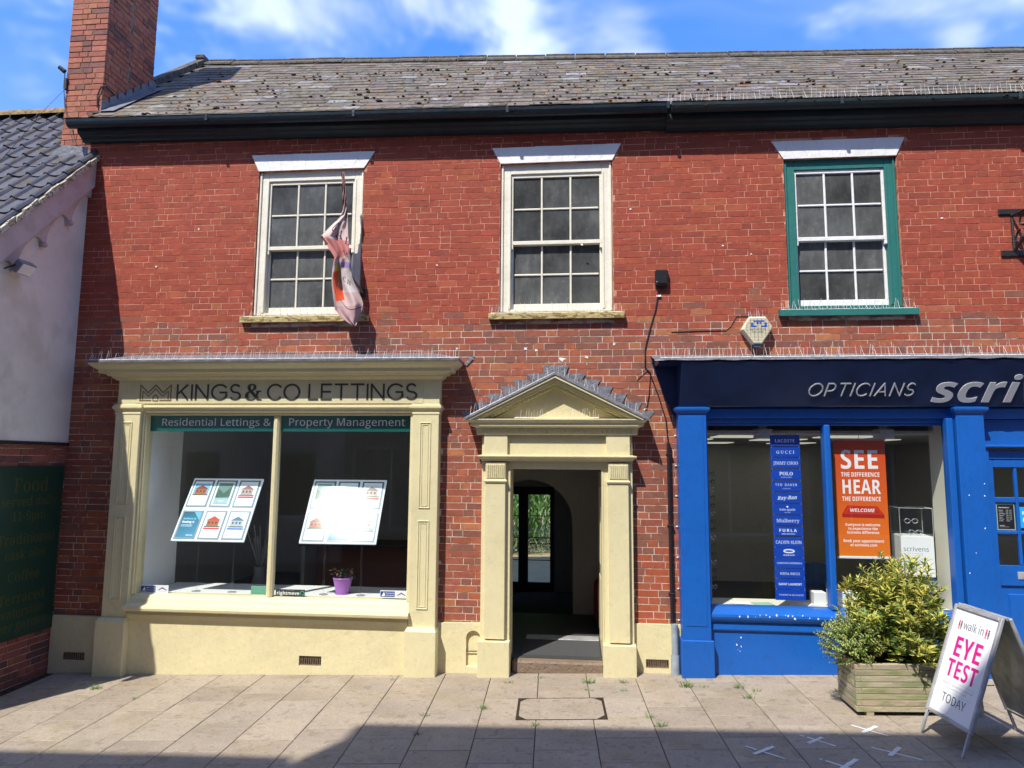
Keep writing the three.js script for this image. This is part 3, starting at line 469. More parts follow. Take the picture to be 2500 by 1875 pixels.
{ // chimney stack
  const x0 = -6.45, x1 = -5.945, z1 = -0.1, z0 = -1.06, ch = part('chimney', S().box(x0 + 0.006, x1 - 0.006, 5.7, 10.2, z0 + 0.006, z1 - 0.006, 0), M('sooty mortar', [0.30, 0.25, 0.22], { map: sized(T_MORTAR, 1.1) }), building);
  const tone = (y) => { const r = rnd(); return jig(r < 0.15 ? [0.22, 0.095, 0.075] : r < 0.4 ? [0.46, 0.165, 0.095] : [0.41, 0.135, 0.085], 0.12); };
  const none = () => [];
  for (const [a, b, c, d] of bond({ u0: x0, u1: x1, v0: 5.75, v1: 8.62, holes: none })) part('brick', chinks({ col: tone(c) }, (s) => s.box(a, b, c, d, z1 - 0.03, z1 + rr(-0.003, 0.004), 0.004)), MAT.brick, ch);
  for (const [a, b, c, d] of bond({ u0: z0, u1: z1 - 0.03, v0: 6.35, v1: 8.9, holes: () => [[-0.575, -0.545]] })) part('brick', chinks({ col: tone(c) }, (s) => s.box(x1 - 0.03, x1 + rr(-0.003, 0.004), c, d, a, b, 0.004)), MAT.brick, ch);
  const rest = S(); for (const [a, b, c, d] of bond({ u0: x0, u1: x1, v0: 8.62, v1: 10.2, holes: none })) { rest.col = tone(c); rest.box(a, b, c, d, z1 - 0.03, z1 + rr(-0.003, 0.004), 0.004); } for (const [a, b, c, d] of bond({ u0: z0, u1: z1 - 0.03, v0: 8.9, v1: 10.2, holes: none })) { rest.col = tone(c); rest.box(x1 - 0.03, x1 + rr(-0.003, 0.004), c, d, a, b, 0.004); }
  rest.col = tone(9); rest.box(x0 - 0.06, x1 + 0.06, 10.2, 10.36, z0 - 0.06, z1 + 0.06, 0.01);
  part('upper_brickwork', rest, MAT.brick, ch, 'stuff');
  const cab = S(); cab.lines([[-6.1, 5.95, 0.02], [-6.2, 6.2, -0.02], [-6.42, 6.75, -0.08], [-6.47, 7.05, -0.09], [-6.47, 7.28, -0.09]], 0.005); cab.rod([-6.47, 7.25, -0.085], [-6.53, 7.30, -0.06], 0.03, 0.025, 8); cab.box(-6.455, -6.42, 7.0, 7.16, -0.098, -0.07, 0.006); cab.lines([[-5.99, 6.75, -0.085], [-5.995, 6.9, -0.08], [-5.96, 7.02, -0.085], [-5.93, 7.05, -0.12], [-5.93, 7.03, -0.3]], 0.009);
  part('aerial_cable', cab, MAT.iron, ch);
}
{ // inner walls, floors and ceilings
  const s = S(), d = S(), f = S(), c = S();
  d.box(-5.95, -5.7, -0.3, 6.3, -4.95, -0.28, 0); d.box(-1.32, -1.22, 0, 3.05, -4.7, -0.281, 0); d.box(0.70, 0.80, 0, 3.05, -4.7, -0.281, 0); d.box(5.35, 5.6, -0.3, 6.3, -4.95, -0.28, 0); d.box(8.0, 8.2, -0.3, 6.3, -4.95, -0.28, 0); d.box(5.6, 8.0, -0.3, 6.35, -4.95, -4.70, 0);
  withHoles(d, -5.7, 5.35, -0.3, 6.35, -4.95, -4.70, [[-1.19, -0.42, -0.05, 1.93]]);
  f.box(-5.7, -1.32, -0.1, 0.36, -4.7, -0.282, 0); f.box(-1.22, 0.70, -0.1, 0.295, -2.2, -0.06, 0); f.box(-1.22, 0.70, -0.4, -0.02, -4.7, -2.2, 0); f.box(0.80, 5.35, -0.1, 0.38, -4.7, -0.282, 0);
  c.box(-5.7, -1.32, 3.05, 3.25, -4.7, -0.281, 0); c.box(-1.22, 0.70, 2.75, 3.25, -4.7, -0.281, 0); c.box(-1.32, -1.22, 3.051, 3.25, -4.7, -0.281, 0); c.box(0.70, 0.80, 3.051, 3.25, -4.7, -0.281, 0); c.box(0.8, 5.35, 3.05, 3.25, -4.7, -0.281, 0); c.box(-5.7, 5.35, 6.2, 6.3, -4.7, -0.281, 0);
  s.box(-1.72, -1.62, 3.25, 6.2, -4.7, -0.281, 0); s.box(1.30, 1.40, 3.25, 6.2, -4.7, -0.281, 0); s.box(-5.7, 5.35, 3.25, 6.2, -2.6, -2.5, 0);
  part('inner_wall', d, MAT.inWall, building); part('upstairs_partition', s, MAT.inWall, building); part('floor', f, MAT.inFloor, building); part('ceiling', c, MAT.ceil, building);
  const ar = []; for (let i = 0; i <= 14; i++) { const a = Math.PI * (1 - i / 14); ar.push([-0.68 + 0.60 * Math.cos(a), 1.52 + 0.60 * Math.sin(a)]); }
  part('arched_partition', S().prism([[-1.22, 0.29], [-1.22, 2.75], [0.70, 2.75], [0.70, 0.29], [-0.08, 0.29], ...ar.slice().reverse(), [-1.22, 1.52]].filter((q, i, a) => !(q[0] < -1.225)), -2.35, -2.2), MAT.inWall, building);
}
{ // hall: garden door, mat, step
  const z = -4.84; const fr = S(); fr.box(-1.19, -0.42, -0.02, 0.26, z - 0.03, z + 0.02, 0.004); fr.box(-1.19, -0.42, 1.785, 1.93, z - 0.03, z + 0.02, 0.004); fr.box(-1.062, -0.888, 0.26, 1.785, z - 0.03, z + 0.02, 0.004); fr.box(-0.50, -0.42, 0.26, 1.785, z - 0.03, z + 0.02, 0.004);
  const gd = part('garden_door', fr, MAT.iron, building); const br = S(); for (const y of [0.64, 1.03, 1.41]) { br.box(-1.19, -1.062, y - 0.007, y + 0.007, z - 0.012, z + 0.006, 0.002); br.box(-0.888, -0.50, y - 0.007, y + 0.007, z - 0.012, z + 0.006, 0.002); } part('glazing_bar', br, MAT.iron, gd);
  for (const [a, b] of [[-1.19, -1.062], [-0.888, -0.50]]) for (const [c, e] of [[0.26, 0.633], [0.647, 1.023], [1.037, 1.403], [1.417, 1.785]]) part('pane', S().quad([a, c, z], [b, c, z], [b, e, z], [a, e, z]), MAT.glass, gd);
  const st = S(), pts = []; st.box(-0.70, 0.262, 0.15, 0.285, -0.16, 0.055, 0.018); part('door_step', st, MAT.stone, building);
  part('door_mat', S().box(-0.62, 0.235, 0.290, 0.303, -0.78, -0.14, 0.003), MAT.mat, building); part('threshold_strip', S().box(-0.62, 0.235, 0.2955, 0.309, -0.98, -0.79, 0.003), MAT.alu, building);
  part('open_door', S().box(0.246, 0.262, 0.31, 2.26, -0.95, -0.14, 0.003).box(0.238, 0.246, 0.45, 1.1, -0.85, -0.24, 0.003).box(0.238, 0.246, 1.25, 2.1, -0.85, -0.24, 0.003), MAT.cream, building).userData.label = 'cream door leaf folded back into the hall';
}

// ---------------------------------------------------------------- cream shopfront
const creamShop = thing('shopfront', 'cream painted timber shopfront with a wide display window and grey fascia lettering', 'shopfront', [-3.4, G(-3.4), 0.1]);
{
  const P = creamShop, C = MAT.cream;
  const panel = (s, x0, x1, y0, y1, z) => { // a sunk panel: raised bead frame
    const b = 0.011; s.box(x0, x1, y0, y0 + b, z - 0.004, z + 0.009, 0.003); s.box(x0, x1, y1 - b, y1, z - 0.004, z + 0.009, 0.003); s.box(x0, x0 + b, y0 + b, y1 - b, z - 0.004, z + 0.009, 0.003); s.box(x1 - b, x1, y0 + b, y1 - b, z - 0.004, z + 0.009, 0.003);
    const i = 0.026; s.box(x0 + i, x1 - i, y0 + i, y0 + i + 0.006, z - 0.004, z + 0.006, 0.002); s.box(x0 + i, x1 - i, y1 - i - 0.006, y1 - i, z - 0.004, z + 0.006, 0.002); s.box(x0 + i, x0 + i + 0.006, y0 + i + 0.006, y1 - i - 0.006, z - 0.004, z + 0.006, 0.002); s.box(x1 - i - 0.006, x1 - i, y0 + i + 0.006, y1 - i - 0.006, z - 0.004, z + 0.006, 0.002);
  };
  for (const [x0, x1, g] of [[-5.285, -4.985, -0.10], [-1.808, -1.515, 0.02]]) {
    const p = part('pilaster', S().box(x0, x1, 0.55, 2.90, -0.02, 0.14, 0.004), C, P);
    const s = S(); panel(s, x0 + 0.085, x1 - 0.085, 1.86, 2.79, 0.14); panel(s, x0 + 0.085, x1 - 0.085, 0.80, 1.73, 0.14); part('panel_moulding', s, C, p);
    part('pilaster_base', S().box(x0 - 0.022, x1 + 0.022, g - 0.05, 0.585, -0.02, 0.20, 0.005).mould(x0 - 0.022, x1 + 0.022, 0.20, 0, [[0, 0.58], [-0.022, 0.62], [-0.06, 0.621]]), C, p);
    part('capital', S().mould(x0, x1, 0.14, -0.02, [[0, 2.875], [0.006, 2.88], [0.006, 2.895], [0, 2.90], [0.012, 2.925], [0.028, 2.945], [0.03, 2.965], [0.02, 2.972], [0.02, 2.985], [0, 2.995]]), C, p);
  }
  part('architrave', S().box(-4.985, -1.808, 2.9, 2.992, -0.02, 0.105, 0.004).mould(-4.985, -1.808, 0.105, 0.0, [[0, 2.925], [0.012, 2.94], [0.03, 2.955], [0.03, 2.967], [0.02, 2.97], [0.02, 2.983], [0, 2.99]]), C, P);
  part('fascia', S().box(-5.285, -1.515, 2.993, 3.31, -0.02, 0.12, 0.004).box(-5.05, -1.70, 3.0, 3.27, 0.119, 0.124, 0.002), C, P);
  part('cornice', S().mould(-5.285, -1.515, 0.12, 0.0, [[0, 3.265], [0.02, 3.27], [0.05, 3.295], [0.055, 3.31], [0.085, 3.315], [0.10, 3.335], [0.15, 3.34], [0.155, 3.375], [0.17, 3.385], [0.20, 3.405], [0.225, 3.43], [0.235, 3.45], [0.0, 3.47]]), C, P);
  const ld = S(); ld.mould(-5.285, -1.515, 0.12, 0.003, [[0.24, 3.447], [0.247, 3.447], [0.249, 3.466], [0.235, 3.472], [-0.11, 3.58]]); ld.quad([-5.52, 3.472, 0.36], [-5.285, 3.58, 0.01], [-5.285, 3.582, 0.004], [-5.525, 3.474, 0.004]); ld.prism([[-1.30, 3.46], [-1.255, 3.462], [-1.20, 3.53], [-1.15, 3.545], [-1.17, 3.50], [-1.235, 3.43]], 0.006, 0.012);
  part('lead_capping', ld, MAT.lead, P);
  // window frame, mullion, sill, panes
  const fr = S(); fr.box(-4.985, -4.945, 0.86, 2.9, -0.06, 0.075, 0.006); fr.box(-1.848, -1.808, 0.86, 2.9, -0.06, 0.075, 0.006); fr.box(-4.945, -1.848, 2.872, 2.9, -0.06, 0.075, 0.006); fr.box(-4.985, -4.962, 0.86, 2.9, 0.07, 0.10, 0.004); fr.box(-3.437, -3.370, 0.85, 2.872, -0.04, 0.06, 0.02);
  const win = part('display_window', fr, C, P);
  for (const [a, b] of [[-4.945, -3.437], [-3.370, -1.848]]) part('pane', S().quad([a, 0.855, 0.0], [b, 0.855, 0.0], [b, 2.872, 0.0], [a, 2.872, 0.0]), MAT.glass, win);
  part('sill', S().prism([[-0.06, 0.80], [0.10, 0.72], [0.17, 0.70], [0.205, 0.715], [0.21, 0.74], [0.20, 0.762], [0.13, 0.775], [0.115, 0.79], [0.10, 0.825], [0.06, 0.862], [-0.06, 0.87]], -5.0, -1.795, 'x').prism([[-0.02, 0.62], [0.145, 0.62], [0.15, 0.66], [0.11, 0.72], [-0.02, 0.73]], -4.98, -1.812, 'x'), C, win);
  part('stallriser', withHoles(S(), -4.985, -1.805, -0.25, 0.625, 0.0, 0.108, [[-3.003, -2.755, 0.172, 0.274]]), MAT.creamRender, P);
  const v = part('air_brick', S().box(-3.003, -2.755, 0.172, 0.182, 0.075, 0.095, 0.001).box(-3.003, -2.755, 0.264, 0.274, 0.075, 0.095, 0.001), MAT.stone, P), gg = S(); for (let k = 0; k <= 10; k++) gg.box(-3.0 + k * 0.0242, -2.992 + k * 0.0242, 0.182, 0.264, 0.078, 0.093, 0.001); gg.box(-3.003, -2.755, 0.219, 0.227, 0.077, 0.0775, 0); part('grille', gg, MAT.stone, v);
  // fascia lettering
  const zt = 0.1242, L = S(); strokes(L, 'KINGS', -4.572, -3.800, 3.035, 3.224, zt, 0.021); strokes(L, 'CO', -3.495, -3.105, 3.033, 3.224, zt, 0.021); strokes(L, 'LETTINGS', -3.012, -1.765, 3.035, 3.224, zt, 0.021); L.geo(text('&', 'serif_bold', -3.752, -3.555, 3.033, 3.224, zt, 0.004));
  part('lettering', L, MAT.letterGrey, P);
  const K = S(), stroke = (p, q, w, z1) => { const dx = q[0] - p[0], dy = q[1] - p[1], l = Math.hypot(dx, dy), nx = (-dy / l) * w / 2, ny = (dx / l) * w / 2; K.prism([[p[0] + nx, p[1] + ny], [p[0] - nx, p[1] - ny], [q[0] - nx, q[1] - ny], [q[0] + nx, q[1] + ny]], zt, z1); };
  const x0 = -5.02, x1 = -4.63, yb = 3.04, yt = 3.215, xm = (x0 + x1) / 2; const up = [[x0 + 0.01, yb], [x0 + 0.01, yt], [x0 + 0.105, yb + 0.085], [xm, yt], [x1 - 0.105, yb + 0.085], [x1 - 0.01, yt], [x1 - 0.01, yb]]; up.slice(0, -1).forEach((p, i) => stroke(p, up[i + 1], 0.014, zt + 0.003 + i * 0.0002));
  const lo = [[x0 + 0.04, yb + 0.005], [x0 + 0.04, yt - 0.07], [x0 + 0.11, yb + 0.045], [xm, yt - 0.045], [x1 - 0.11, yb + 0.045], [x1 - 0.04, yt - 0.07], [x1 - 0.04, yb + 0.005]]; lo.slice(0, -1).forEach((p, i) => stroke(p, lo[i + 1], 0.010, zt + 0.0032 + i * 0.0002)); stroke([x0, yb], [xm - 0.05, yb], 0.014, zt + 0.0045); stroke([xm + 0.05, yb], [x1, yb], 0.014, zt + 0.0045);
  const hs = [[xm - 0.03, yb - 0.005], [xm - 0.03, yb + 0.035], [xm, yb + 0.065], [xm + 0.03, yb + 0.035], [xm + 0.03, yb - 0.005], [xm - 0.03, yb - 0.005]]; hs.slice(0, -1).forEach((p, i) => stroke(p, hs[i + 1], 0.010, zt + 0.0036 + i * 0.0002));
  part('crown_emblem', K, MAT.letterGold, P);
  // green film along the top of the glass, its lettering and the corner stickers
  const film = M('green window film', [0.010, 0.20, 0.175], { roughness: 0.35, transmission: 0.5, thickness: 0, phys: true });
  const f = S(); f.quad([-4.945, 2.690, -0.006], [-3.437, 2.690, -0.006], [-3.437, 2.872, -0.006], [-4.945, 2.872, -0.006]); f.quad([-3.370, 2.690, -0.006], [-1.848, 2.690, -0.006], [-1.848, 2.872, -0.006], [-3.370, 2.872, -0.006]); const fm = part('window_film', f, film, P);
  const ft = S(); ft.geo(text('Residential Lettings &', 'sans_regular', -4.805, -3.492, 2.728, 2.842, -0.006, 0.003)); ft.geo(text('Property Management', 'sans_regular', -3.276, -1.930, 2.728, 2.842, -0.006, 0.003)); part('lettering', ft, MAT.letterWhite, fm);
  const omb = canvasMat('ombudsman sticker', 512, 128, (g, w, h) => { g.fillStyle = '#e6ecf4'; g.fillRect(0, 0, w, h); g.fillStyle = '#1d3f96'; g.fillRect(8, 18, 268, 92); g.fillStyle = '#fff'; g.beginPath(); g.moveTo(24, 98); g.lineTo(72, 28); g.lineTo(92, 66); g.lineTo(84, 98); g.fill(); g.font = 'bold 27px sans-serif'; g.fillText('The Property', 100, 56); g.fillText('Ombudsman', 100, 92); g.fillStyle = '#8b3f98'; g.beginPath(); g.moveTo(310, 84); g.lineTo(400, 30); g.lineTo(490, 84); g.lineTo(460, 84); g.lineTo(400, 56); g.lineTo(340, 84); g.fill(); g.font = '14px sans-serif'; g.fillText('arla | propertymark', 345, 108); });
  for (const [a, b, c, d] of [[-4.935, -4.602, 0.868, 0.955], [-2.160, -1.856, 0.880, 0.962]]) part('sticker', face(S(), [a, c, -0.004], [b, c, -0.004], [b, d, -0.004], [a, d, -0.004]), omb, P);
  const rm = canvasMat('portal sticker', 512, 128, (g, w, h) => { g.fillStyle = '#3b3a42'; g.fillRect(0, 0, w, h); g.fillStyle = '#f2f2f2'; g.font = 'bold 82px sans-serif'; g.fillText('rightmove', 16, 96, 400); g.strokeStyle = '#35c9a0'; g.lineWidth = 9; g.beginPath(); g.moveTo(432, 92); g.lineTo(432, 48); g.lineTo(464, 22); g.lineTo(498, 48); g.lineTo(498, 92); g.lineTo(458, 92); g.stroke(); g.fillStyle = '#bbb'; g.font = '18px sans-serif'; g.fillText('find your happy', 190, 22); });
  part('sticker', face(S(), [-3.345, 0.868, -0.004], [-3.01, 0.868, -0.004], [-3.01, 0.945, -0.004], [-3.345, 0.945, -0.004]), rm, P);
}
tag(solo('bird_spike_strip', spikes([[-5.5, 3.475, 0.345], [-4.0, 3.475, 0.345], [-2.6, 3.473, 0.345], [-1.27, 3.470, 0.345]], 1, 0.105, 0.033), MAT.plastic, 'long row of bird spikes on the lead above the lettings fascia', 'bird spikes', [-3.4, 3.47, 0.34], 'bird spike strips'));

// inside the lettings window
{
  const rv = S(); rv.box(-5.02, -4.985, 0.7, 2.95, -0.75, -0.062, 0.003); solo('window_reveal', rv, MAT.inWhite, 'white side lining of the lettings display window', 'wall lining', [-5.0, 0.7, -0.4]);
  solo('display_shelf', S().box(-4.98, -1.82, 0.80, 0.848, -0.80, -0.065, 0.004), MAT.inWhite, 'white shelf along the foot of the lettings window', 'shelf', [-3.4, 0.80, -0.4]);
  const pics = [];
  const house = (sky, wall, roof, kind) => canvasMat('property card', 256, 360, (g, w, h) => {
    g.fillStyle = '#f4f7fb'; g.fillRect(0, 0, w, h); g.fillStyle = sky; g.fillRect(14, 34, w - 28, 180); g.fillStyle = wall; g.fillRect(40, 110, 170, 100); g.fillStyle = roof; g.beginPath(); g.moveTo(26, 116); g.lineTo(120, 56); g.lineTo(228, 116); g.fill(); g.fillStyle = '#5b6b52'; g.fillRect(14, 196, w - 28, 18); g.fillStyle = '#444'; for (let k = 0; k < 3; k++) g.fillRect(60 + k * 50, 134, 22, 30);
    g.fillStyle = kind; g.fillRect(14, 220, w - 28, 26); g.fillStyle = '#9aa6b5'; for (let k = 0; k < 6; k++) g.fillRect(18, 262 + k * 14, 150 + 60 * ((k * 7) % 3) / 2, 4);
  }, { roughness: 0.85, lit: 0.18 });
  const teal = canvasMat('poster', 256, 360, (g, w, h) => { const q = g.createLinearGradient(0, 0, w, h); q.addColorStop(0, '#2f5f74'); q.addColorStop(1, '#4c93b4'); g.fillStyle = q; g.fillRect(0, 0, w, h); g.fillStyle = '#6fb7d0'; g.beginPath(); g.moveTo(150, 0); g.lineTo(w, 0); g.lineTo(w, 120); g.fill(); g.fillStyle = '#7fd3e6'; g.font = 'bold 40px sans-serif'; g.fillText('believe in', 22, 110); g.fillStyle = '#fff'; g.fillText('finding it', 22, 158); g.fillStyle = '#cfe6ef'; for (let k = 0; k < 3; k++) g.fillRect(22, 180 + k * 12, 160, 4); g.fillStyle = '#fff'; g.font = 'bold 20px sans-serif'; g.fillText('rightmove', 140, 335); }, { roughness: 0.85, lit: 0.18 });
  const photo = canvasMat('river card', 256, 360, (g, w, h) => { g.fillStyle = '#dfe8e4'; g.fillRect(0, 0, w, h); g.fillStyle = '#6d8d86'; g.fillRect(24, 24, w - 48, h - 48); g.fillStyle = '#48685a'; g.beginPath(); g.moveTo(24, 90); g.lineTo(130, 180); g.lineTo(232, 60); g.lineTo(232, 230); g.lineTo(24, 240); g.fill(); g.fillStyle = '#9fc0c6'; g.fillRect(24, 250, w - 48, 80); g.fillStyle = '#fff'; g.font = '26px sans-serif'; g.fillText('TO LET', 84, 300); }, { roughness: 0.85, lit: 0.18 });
  pics.push([house('#7fb2dd', '#a6684c', '#8a4a36', '#e8ecf2'), photo, house('#dfe6ee', '#b3a29c', '#9a6a62', '#c9384c'), teal, house('#c9d9e8', '#b56a4a', '#c4523c', '#d94c4c'), house('#e4ebf3', '#a9b6c4', '#66788c', '#4a78c9')], [photo, house('#dfe6ee', '#c5b49a', '#8c6a55', '#e8ecf2'), house('#d6e3ef', '#b8a79d', '#8e7a74', '#c9384c'), house('#c9d9e8', '#a6684c', '#8a4a36', '#e8ecf2'), teal, house('#e4ebf3', '#b6b0aa', '#6d6a6a', '#4a78c9')]);
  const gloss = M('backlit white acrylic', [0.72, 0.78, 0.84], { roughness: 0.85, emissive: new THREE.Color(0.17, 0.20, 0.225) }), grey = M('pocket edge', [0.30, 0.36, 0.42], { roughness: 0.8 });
  [[-4.635, -3.762], [-3.112, -2.238]].forEach(([x0, x1], n) => {
    const a = (31.5 * Math.PI) / 180, m = new THREE.Matrix4().makeTranslation((x0 + x1) / 2, 1.447, -0.035).multiply(new THREE.Matrix4().makeRotationY(n ? 0.034 : 0)).multiply(new THREE.Matrix4().makeRotationX(-a)), w = (x1 - x0) / 2, h = 0.815;
    const t = thing('property_display', n ? 'slanted white property display catching the sun, behind the pane with the potted plant' : 'slanted white property display with six cards, behind the pane without a pot', 'display board', [(x0 + x1) / 2, 0.848, -0.25], 'slanted displays in the lettings window');
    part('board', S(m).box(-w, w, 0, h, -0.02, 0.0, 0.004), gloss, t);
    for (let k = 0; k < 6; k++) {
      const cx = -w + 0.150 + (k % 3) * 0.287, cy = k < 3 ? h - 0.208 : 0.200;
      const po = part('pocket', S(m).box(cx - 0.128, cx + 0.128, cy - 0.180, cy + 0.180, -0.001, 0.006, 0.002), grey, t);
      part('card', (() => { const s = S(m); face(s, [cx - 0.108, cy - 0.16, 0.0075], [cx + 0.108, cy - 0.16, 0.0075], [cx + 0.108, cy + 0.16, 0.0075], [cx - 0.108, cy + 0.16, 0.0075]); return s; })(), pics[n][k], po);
    }
    const coverM = M('acrylic cover', [0.96, 0.98, 1], { roughness: 0.05, transmission: 1, thickness: 0, ior: 1.5, phys: true }); part('cover_sheet', S(m).quad([-w, 0, 0.014], [w, 0, 0.014], [w, h, 0.014], [-w, h, 0.014]), coverM, t);
    const bl = new THREE.RectAreaLight(new THREE.Color(0.85, 0.95, 1), 0.25, x1 - x0, h); bl.position.set(0, h / 2, 0.03).applyMatrix4(m); bl.lookAt(V(0, h / 2, 1).applyMatrix4(m)); scene.add(bl);
    for (const x of [x0 + 0.22, x1 - 0.22]) part('rod', S().rod([x, 0.848, -0.25], [x, 1.76, -0.25], 0.011, 0.011, 10), MAT.acrylic, t);
    for (const x of [x0 + 0.22, x1 - 0.22]) part('foot', S().rod([x, 0.848, -0.25], [x, 0.856, -0.25], 0.05, 0.05, 14), MAT.alu, t);
  });
  const pot = thing('plant_pot', 'lilac pot with a wilting orange flowered plant on the white shelf', 'potted plant', [-2.70, 0.848, -0.34]);
  part('pot', S().geo(new THREE.LatheGeometry([[0.0, 0.0], [0.085, 0.0], [0.09, 0.012], [0.075, 0.016], [0.092, 0.09], [0.106, 0.165], [0.112, 0.168], [0.112, 0.185], [0.1, 0.186], [0.096, 0.16], [0, 0.155]].map((q) => new THREE.Vector2(...q)), 28), new THREE.Matrix4().makeTranslation(-2.70, 0.848, -0.34)), MAT.purple, pot);
  const lf = S(); for (let k = 0; k < 46; k++) { const a = rr(0, 6.28), r = rr(0.02, 0.13), y = 1.02 + rr(0, 0.10), x = -2.70 + r * Math.cos(a), z = -0.34 + r * Math.sin(a) * 0.7; lf.col = rnd() < 0.3 ? [0.42, 0.12, 0.04] : rnd() < 0.2 ? [0.4, 0.3, 0.05] : jig([0.06, 0.14, 0.05], 0.3); const l = rr(0.03, 0.06), dx = Math.cos(a) * l, dz = Math.sin(a) * l, dy = rr(-0.04, 0.03); lf.quad([x, y, z], [x + dx * 0.5 - dz * 0.4, y + dy * 0.4 + 0.01, z + dz * 0.5 + dx * 0.4], [x + dx, y + dy, z + dz], [x + dx * 0.5 + dz * 0.4, y + dy * 0.4 + 0.01, z + dz * 0.5 - dx * 0.4]); } for (let k = 0; k < 9; k++) { lf.col = [0.10, 0.12, 0.04]; lf.rod([-2.70 + rr(-0.03, 0.03), 1.0, -0.34], [-2.70 + rr(-0.1, 0.13), 1.05 + rr(0, 0.12), -0.34 + rr(-0.06, 0.06)], 0.003, 0.002, 4, false); }
  part('foliage', lf, MAT.leaf, pot, 'stuff');
  solo('name_holder', S().box(-3.675, -3.445, 0.862, 0.955, -0.10, -0.09, 0.003).box(-3.70, -3.46, 0.848, 0.862, -0.13, -0.08, 0.003), M('pale green acrylic', [0.16, 0.42, 0.32], { roughness: 0.3 }), 'pale green acrylic sign holder on the white shelf', 'sign holder', [-3.56, 0.848, -0.1]);
  // room behind
  const desk = thing('desk', 'brown desk with orange front deep inside the lettings office', 'desk', [-3.3, 0.36, -3.2]); part('top', S().box(-4.3, -2.4, 1.05, 1.09, -3.6, -2.9, 0.005), MAT.bark, desk); part('panel', S().box(-4.25, -2.45, 0.36, 1.05, -3.5, -3.46, 0.005), M('orange panel', [0.36, 0.13, 0.06]), desk); part('leg', S().box(-4.28, -4.22, 0.36, 1.05, -3.55, -2.95, 0.004), MAT.inWall, desk); part('leg', S().box(-2.48, -2.42, 0.36, 1.05, -3.55, -2.95, 0.004), MAT.inWall, desk);
  const tr = thing('track_light', 'black ceiling track with small spot heads in the lettings office', 'track light', [-3.2, 3.05, -1.8]); part('rail', S().box(-4.4, -1.7, 3.0, 3.05, -1.83, -1.77, 0.004), MAT.blackPlastic, tr); for (const x of [-3.7, -3.0, -2.35, -1.85]) part('spot_head', S().rod([x, 2.86, -1.72], [x, 2.99, -1.8], 0.045, 0.04, 10), MAT.blackPlastic, tr);
  const vs = thing('vase', 'tall grey vase of dried stems standing inside the lettings window', 'vase', [-4.15, 0.36, -1.3]); part('vessel', S().geo(new THREE.LatheGeometry([[0, 0], [0.08, 0], [0.13, 0.25], [0.07, 0.55], [0.08, 0.62], [0.06, 0.62], [0, 0.5]].map((q) => new THREE.Vector2(...q)), 18), new THREE.Matrix4().makeTranslation(-4.15, 0.36, -1.3)), M('grey vase', [0.2, 0.2, 0.21], { roughness: 0.4 }), vs); const ds = S(); for (let k = 0; k < 26; k++) { const a = rr(0, 6.28); ds.rod([-4.15, 0.9, -1.3], [-4.15 + 0.22 * Math.cos(a) * rnd(), rr(1.2, 1.55), -1.3 + 0.22 * Math.sin(a)], 0.004, 0.008, 4, false); } part('stems', ds, M('dried stem', [0.2, 0.19, 0.17]), vs, 'stuff');
}

